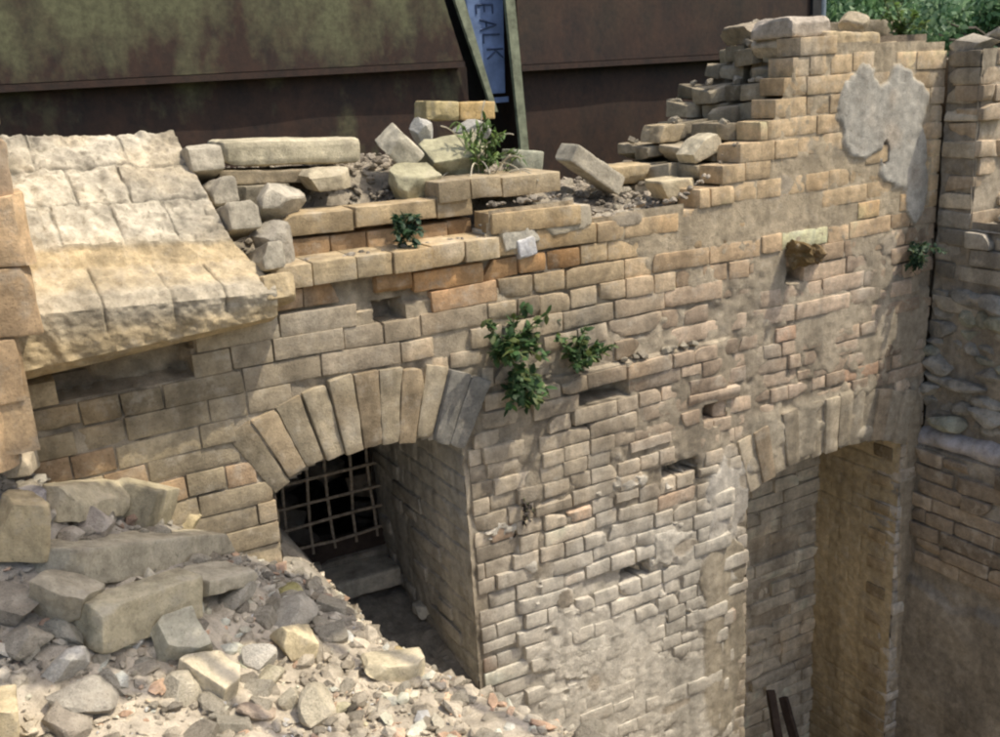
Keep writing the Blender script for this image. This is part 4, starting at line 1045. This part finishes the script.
# leaning dark timbers in the doorway foot
for i, (pa, pb, lab) in enumerate((((770, 690), (782, 760), 'dark timber leaning at the foot of the doorway, left of two'), ((783, 697), (800, 760), 'dark timber leaning at the foot of the doorway, right of two'))):
    A = on(*pa, 1, .30); Bq = on(*pb, 1, .15); d = (Bq-A)/np.linalg.norm(Bq-A); Bq = A+d*((A[2]+.72)/-d[2]); L = np.linalg.norm(Bq-A)
    V = brick_verts(T_BIG, L, .035, .04, r=.004, rough=.003, chips=2); ax = (Bq-A)/L; hy = np.cross(Zv, ax); hy /= np.linalg.norm(hy); uz = np.cross(ax, hy)
    mesh_thing('timber', V@np.stack([ax, hy, uz], 1).T, T_BIG[1], (.1, .1, .1), (A+Bq)/2, lab, 'timber', mat=M_WOOD)

# ------------------------------------------------------------------ ground
B = Batch(); X, Y = np.meshgrid(np.linspace(-6, 8, 120), np.linspace(-6, .7, 60), indexing='ij')
B.add(np.stack([X, Y, -.75+.03*fbm(P3(X*2, Y*2, 1), 4, 130)], -1).reshape(-1, 3), grid(120, 60), (.2, .2, .2)); tag(B.build('pit_floor', M_EARTH), kind='structure')
B = Batch(); xs = np.concatenate([np.linspace(-80, -4, 20), np.linspace(-3.8, 12, 80), np.linspace(14, 120, 20)]); ys = np.concatenate([np.linspace(.82, 10, 50), np.linspace(12, 160, 25)])
X, Y = np.meshgrid(xs, ys, indexing='ij'); Zg = 1.97+.05*fbm(P3(X, Y, 1), 3, 131)+6*sstep(9, 40, np.hypot(X, Y))
B.add(np.stack([X, Y, Zg], -1).reshape(-1, 3), grid(*X.shape), (.2,)*3)
xs = np.concatenate([np.linspace(2.62, 12, 50), np.linspace(14, 120, 20)]); ys = np.concatenate([np.linspace(-80, -4, 15), np.linspace(-3, .82, 30)])
X, Y = np.meshgrid(xs, ys, indexing='ij'); Zg = 1.97+.05*fbm(P3(X, Y, 1), 3, 131)+6*sstep(9, 40, np.hypot(X, Y))
B.add(np.stack([X, Y, Zg], -1).reshape(-1, 3), grid(*X.shape), (.2,)*3)
tag(B.build('ground', plain('weedy_ground', (.07, .10, .045), scale=3, var=.5, bump=.8)), kind='structure')

# unseen tree added beside and behind the viewer, boughs placed to shade the heap and the foot of the wall
def bough(BL, cen, rad, n, lsize):
    d = rng.normal(size=(n, 3)); d /= np.linalg.norm(d, axis=1)[:, None]
    P = np.array(cen)+d*np.array(rad)*rng.random((n, 1))**.4
    s = rng.normal(size=(n, 3)); s[:, 2] *= .35; s /= np.linalg.norm(s, axis=1)[:, None]; u = np.cross(s, rng.normal(size=(n, 3))*[.3, .3, 1]); u /= np.linalg.norm(u, axis=1)[:, None]
    sz = lsize*rng.uniform(.6, 1.3, n)[:, None]
    BL.add(np.stack([P-s*sz*.5, P+u*sz*.3, P+s*sz*.5, P-u*sz*.3], 1).reshape(-1, 3), np.arange(4*n).reshape(-1, 4), (.06, .12, .04))
tr = empty('tree', (2.2, -5.6, -.75)); tag(tr, 'unseen leafy tree added beside the pit to shade the heap', 'tree')
BT = Batch(); tube(BT, (2.2, -5.6, -.75), (1.9, -4.6, 3.6), .14, r1=.09, wob=.15)
tips = [((-.34, -1.06, 3.5), (.36, .33, .16), 1700), ((.08, -1.03, 3.5), (.32, .26, .16), 1400), ((1.9, -4.4, 4.4), (1.3, 1.0, .8), 2500)]
BL = Batch()
for c_, r_, n_ in tips:
    tube(BT, (1.9, -4.6, 3.55), np.array(c_)+[0, 0, .1], .05, r1=.012, wob=.12); bough(BL, c_, r_, n_, .07)
sub(tr, BT.build('trunk', M_BARK)); sub(tr, BL.build('crown', M_LEAF, smooth=False))


# ------------------------------------------------------------------ light
w = bpy.data.worlds.new('World'); S.world = w; w.use_nodes = True; n = w.node_tree
bg = n.nodes['Background']; sky = n.nodes.new('ShaderNodeTexSky'); sky.sky_type = 'NISHITA'; sky.sun_disc = False
Sd = Vector((.40, -.30, .87)).normalized()
sky.sun_elevation = math.asin(Sd.z); sky.sun_rotation = math.atan2(Sd.x, Sd.y)
sky.dust_density = 4.0; sky.ozone_density = .4
n.links.new(sky.outputs[0], bg.inputs[0]); bg.inputs[1].default_value = .15
sl = bpy.data.lights.new('sun', 'SUN'); sl.energy = 2.7; sl.angle = math.radians(.5); sl.color = (1, .90, .74)
so = bpy.data.objects.new('sun', sl); COL.objects.link(so); so.rotation_euler = Sd.to_track_quat('Z', 'Y').to_euler()
S.view_settings.view_transform = 'Standard'; S.view_settings.look = 'None'; S.view_settings.exposure = 0.5; S.view_settings.gamma = 1
S.cycles.filter_width = 2.2; S.cycles.max_bounces = 6; S.cycles.use_denoising = True
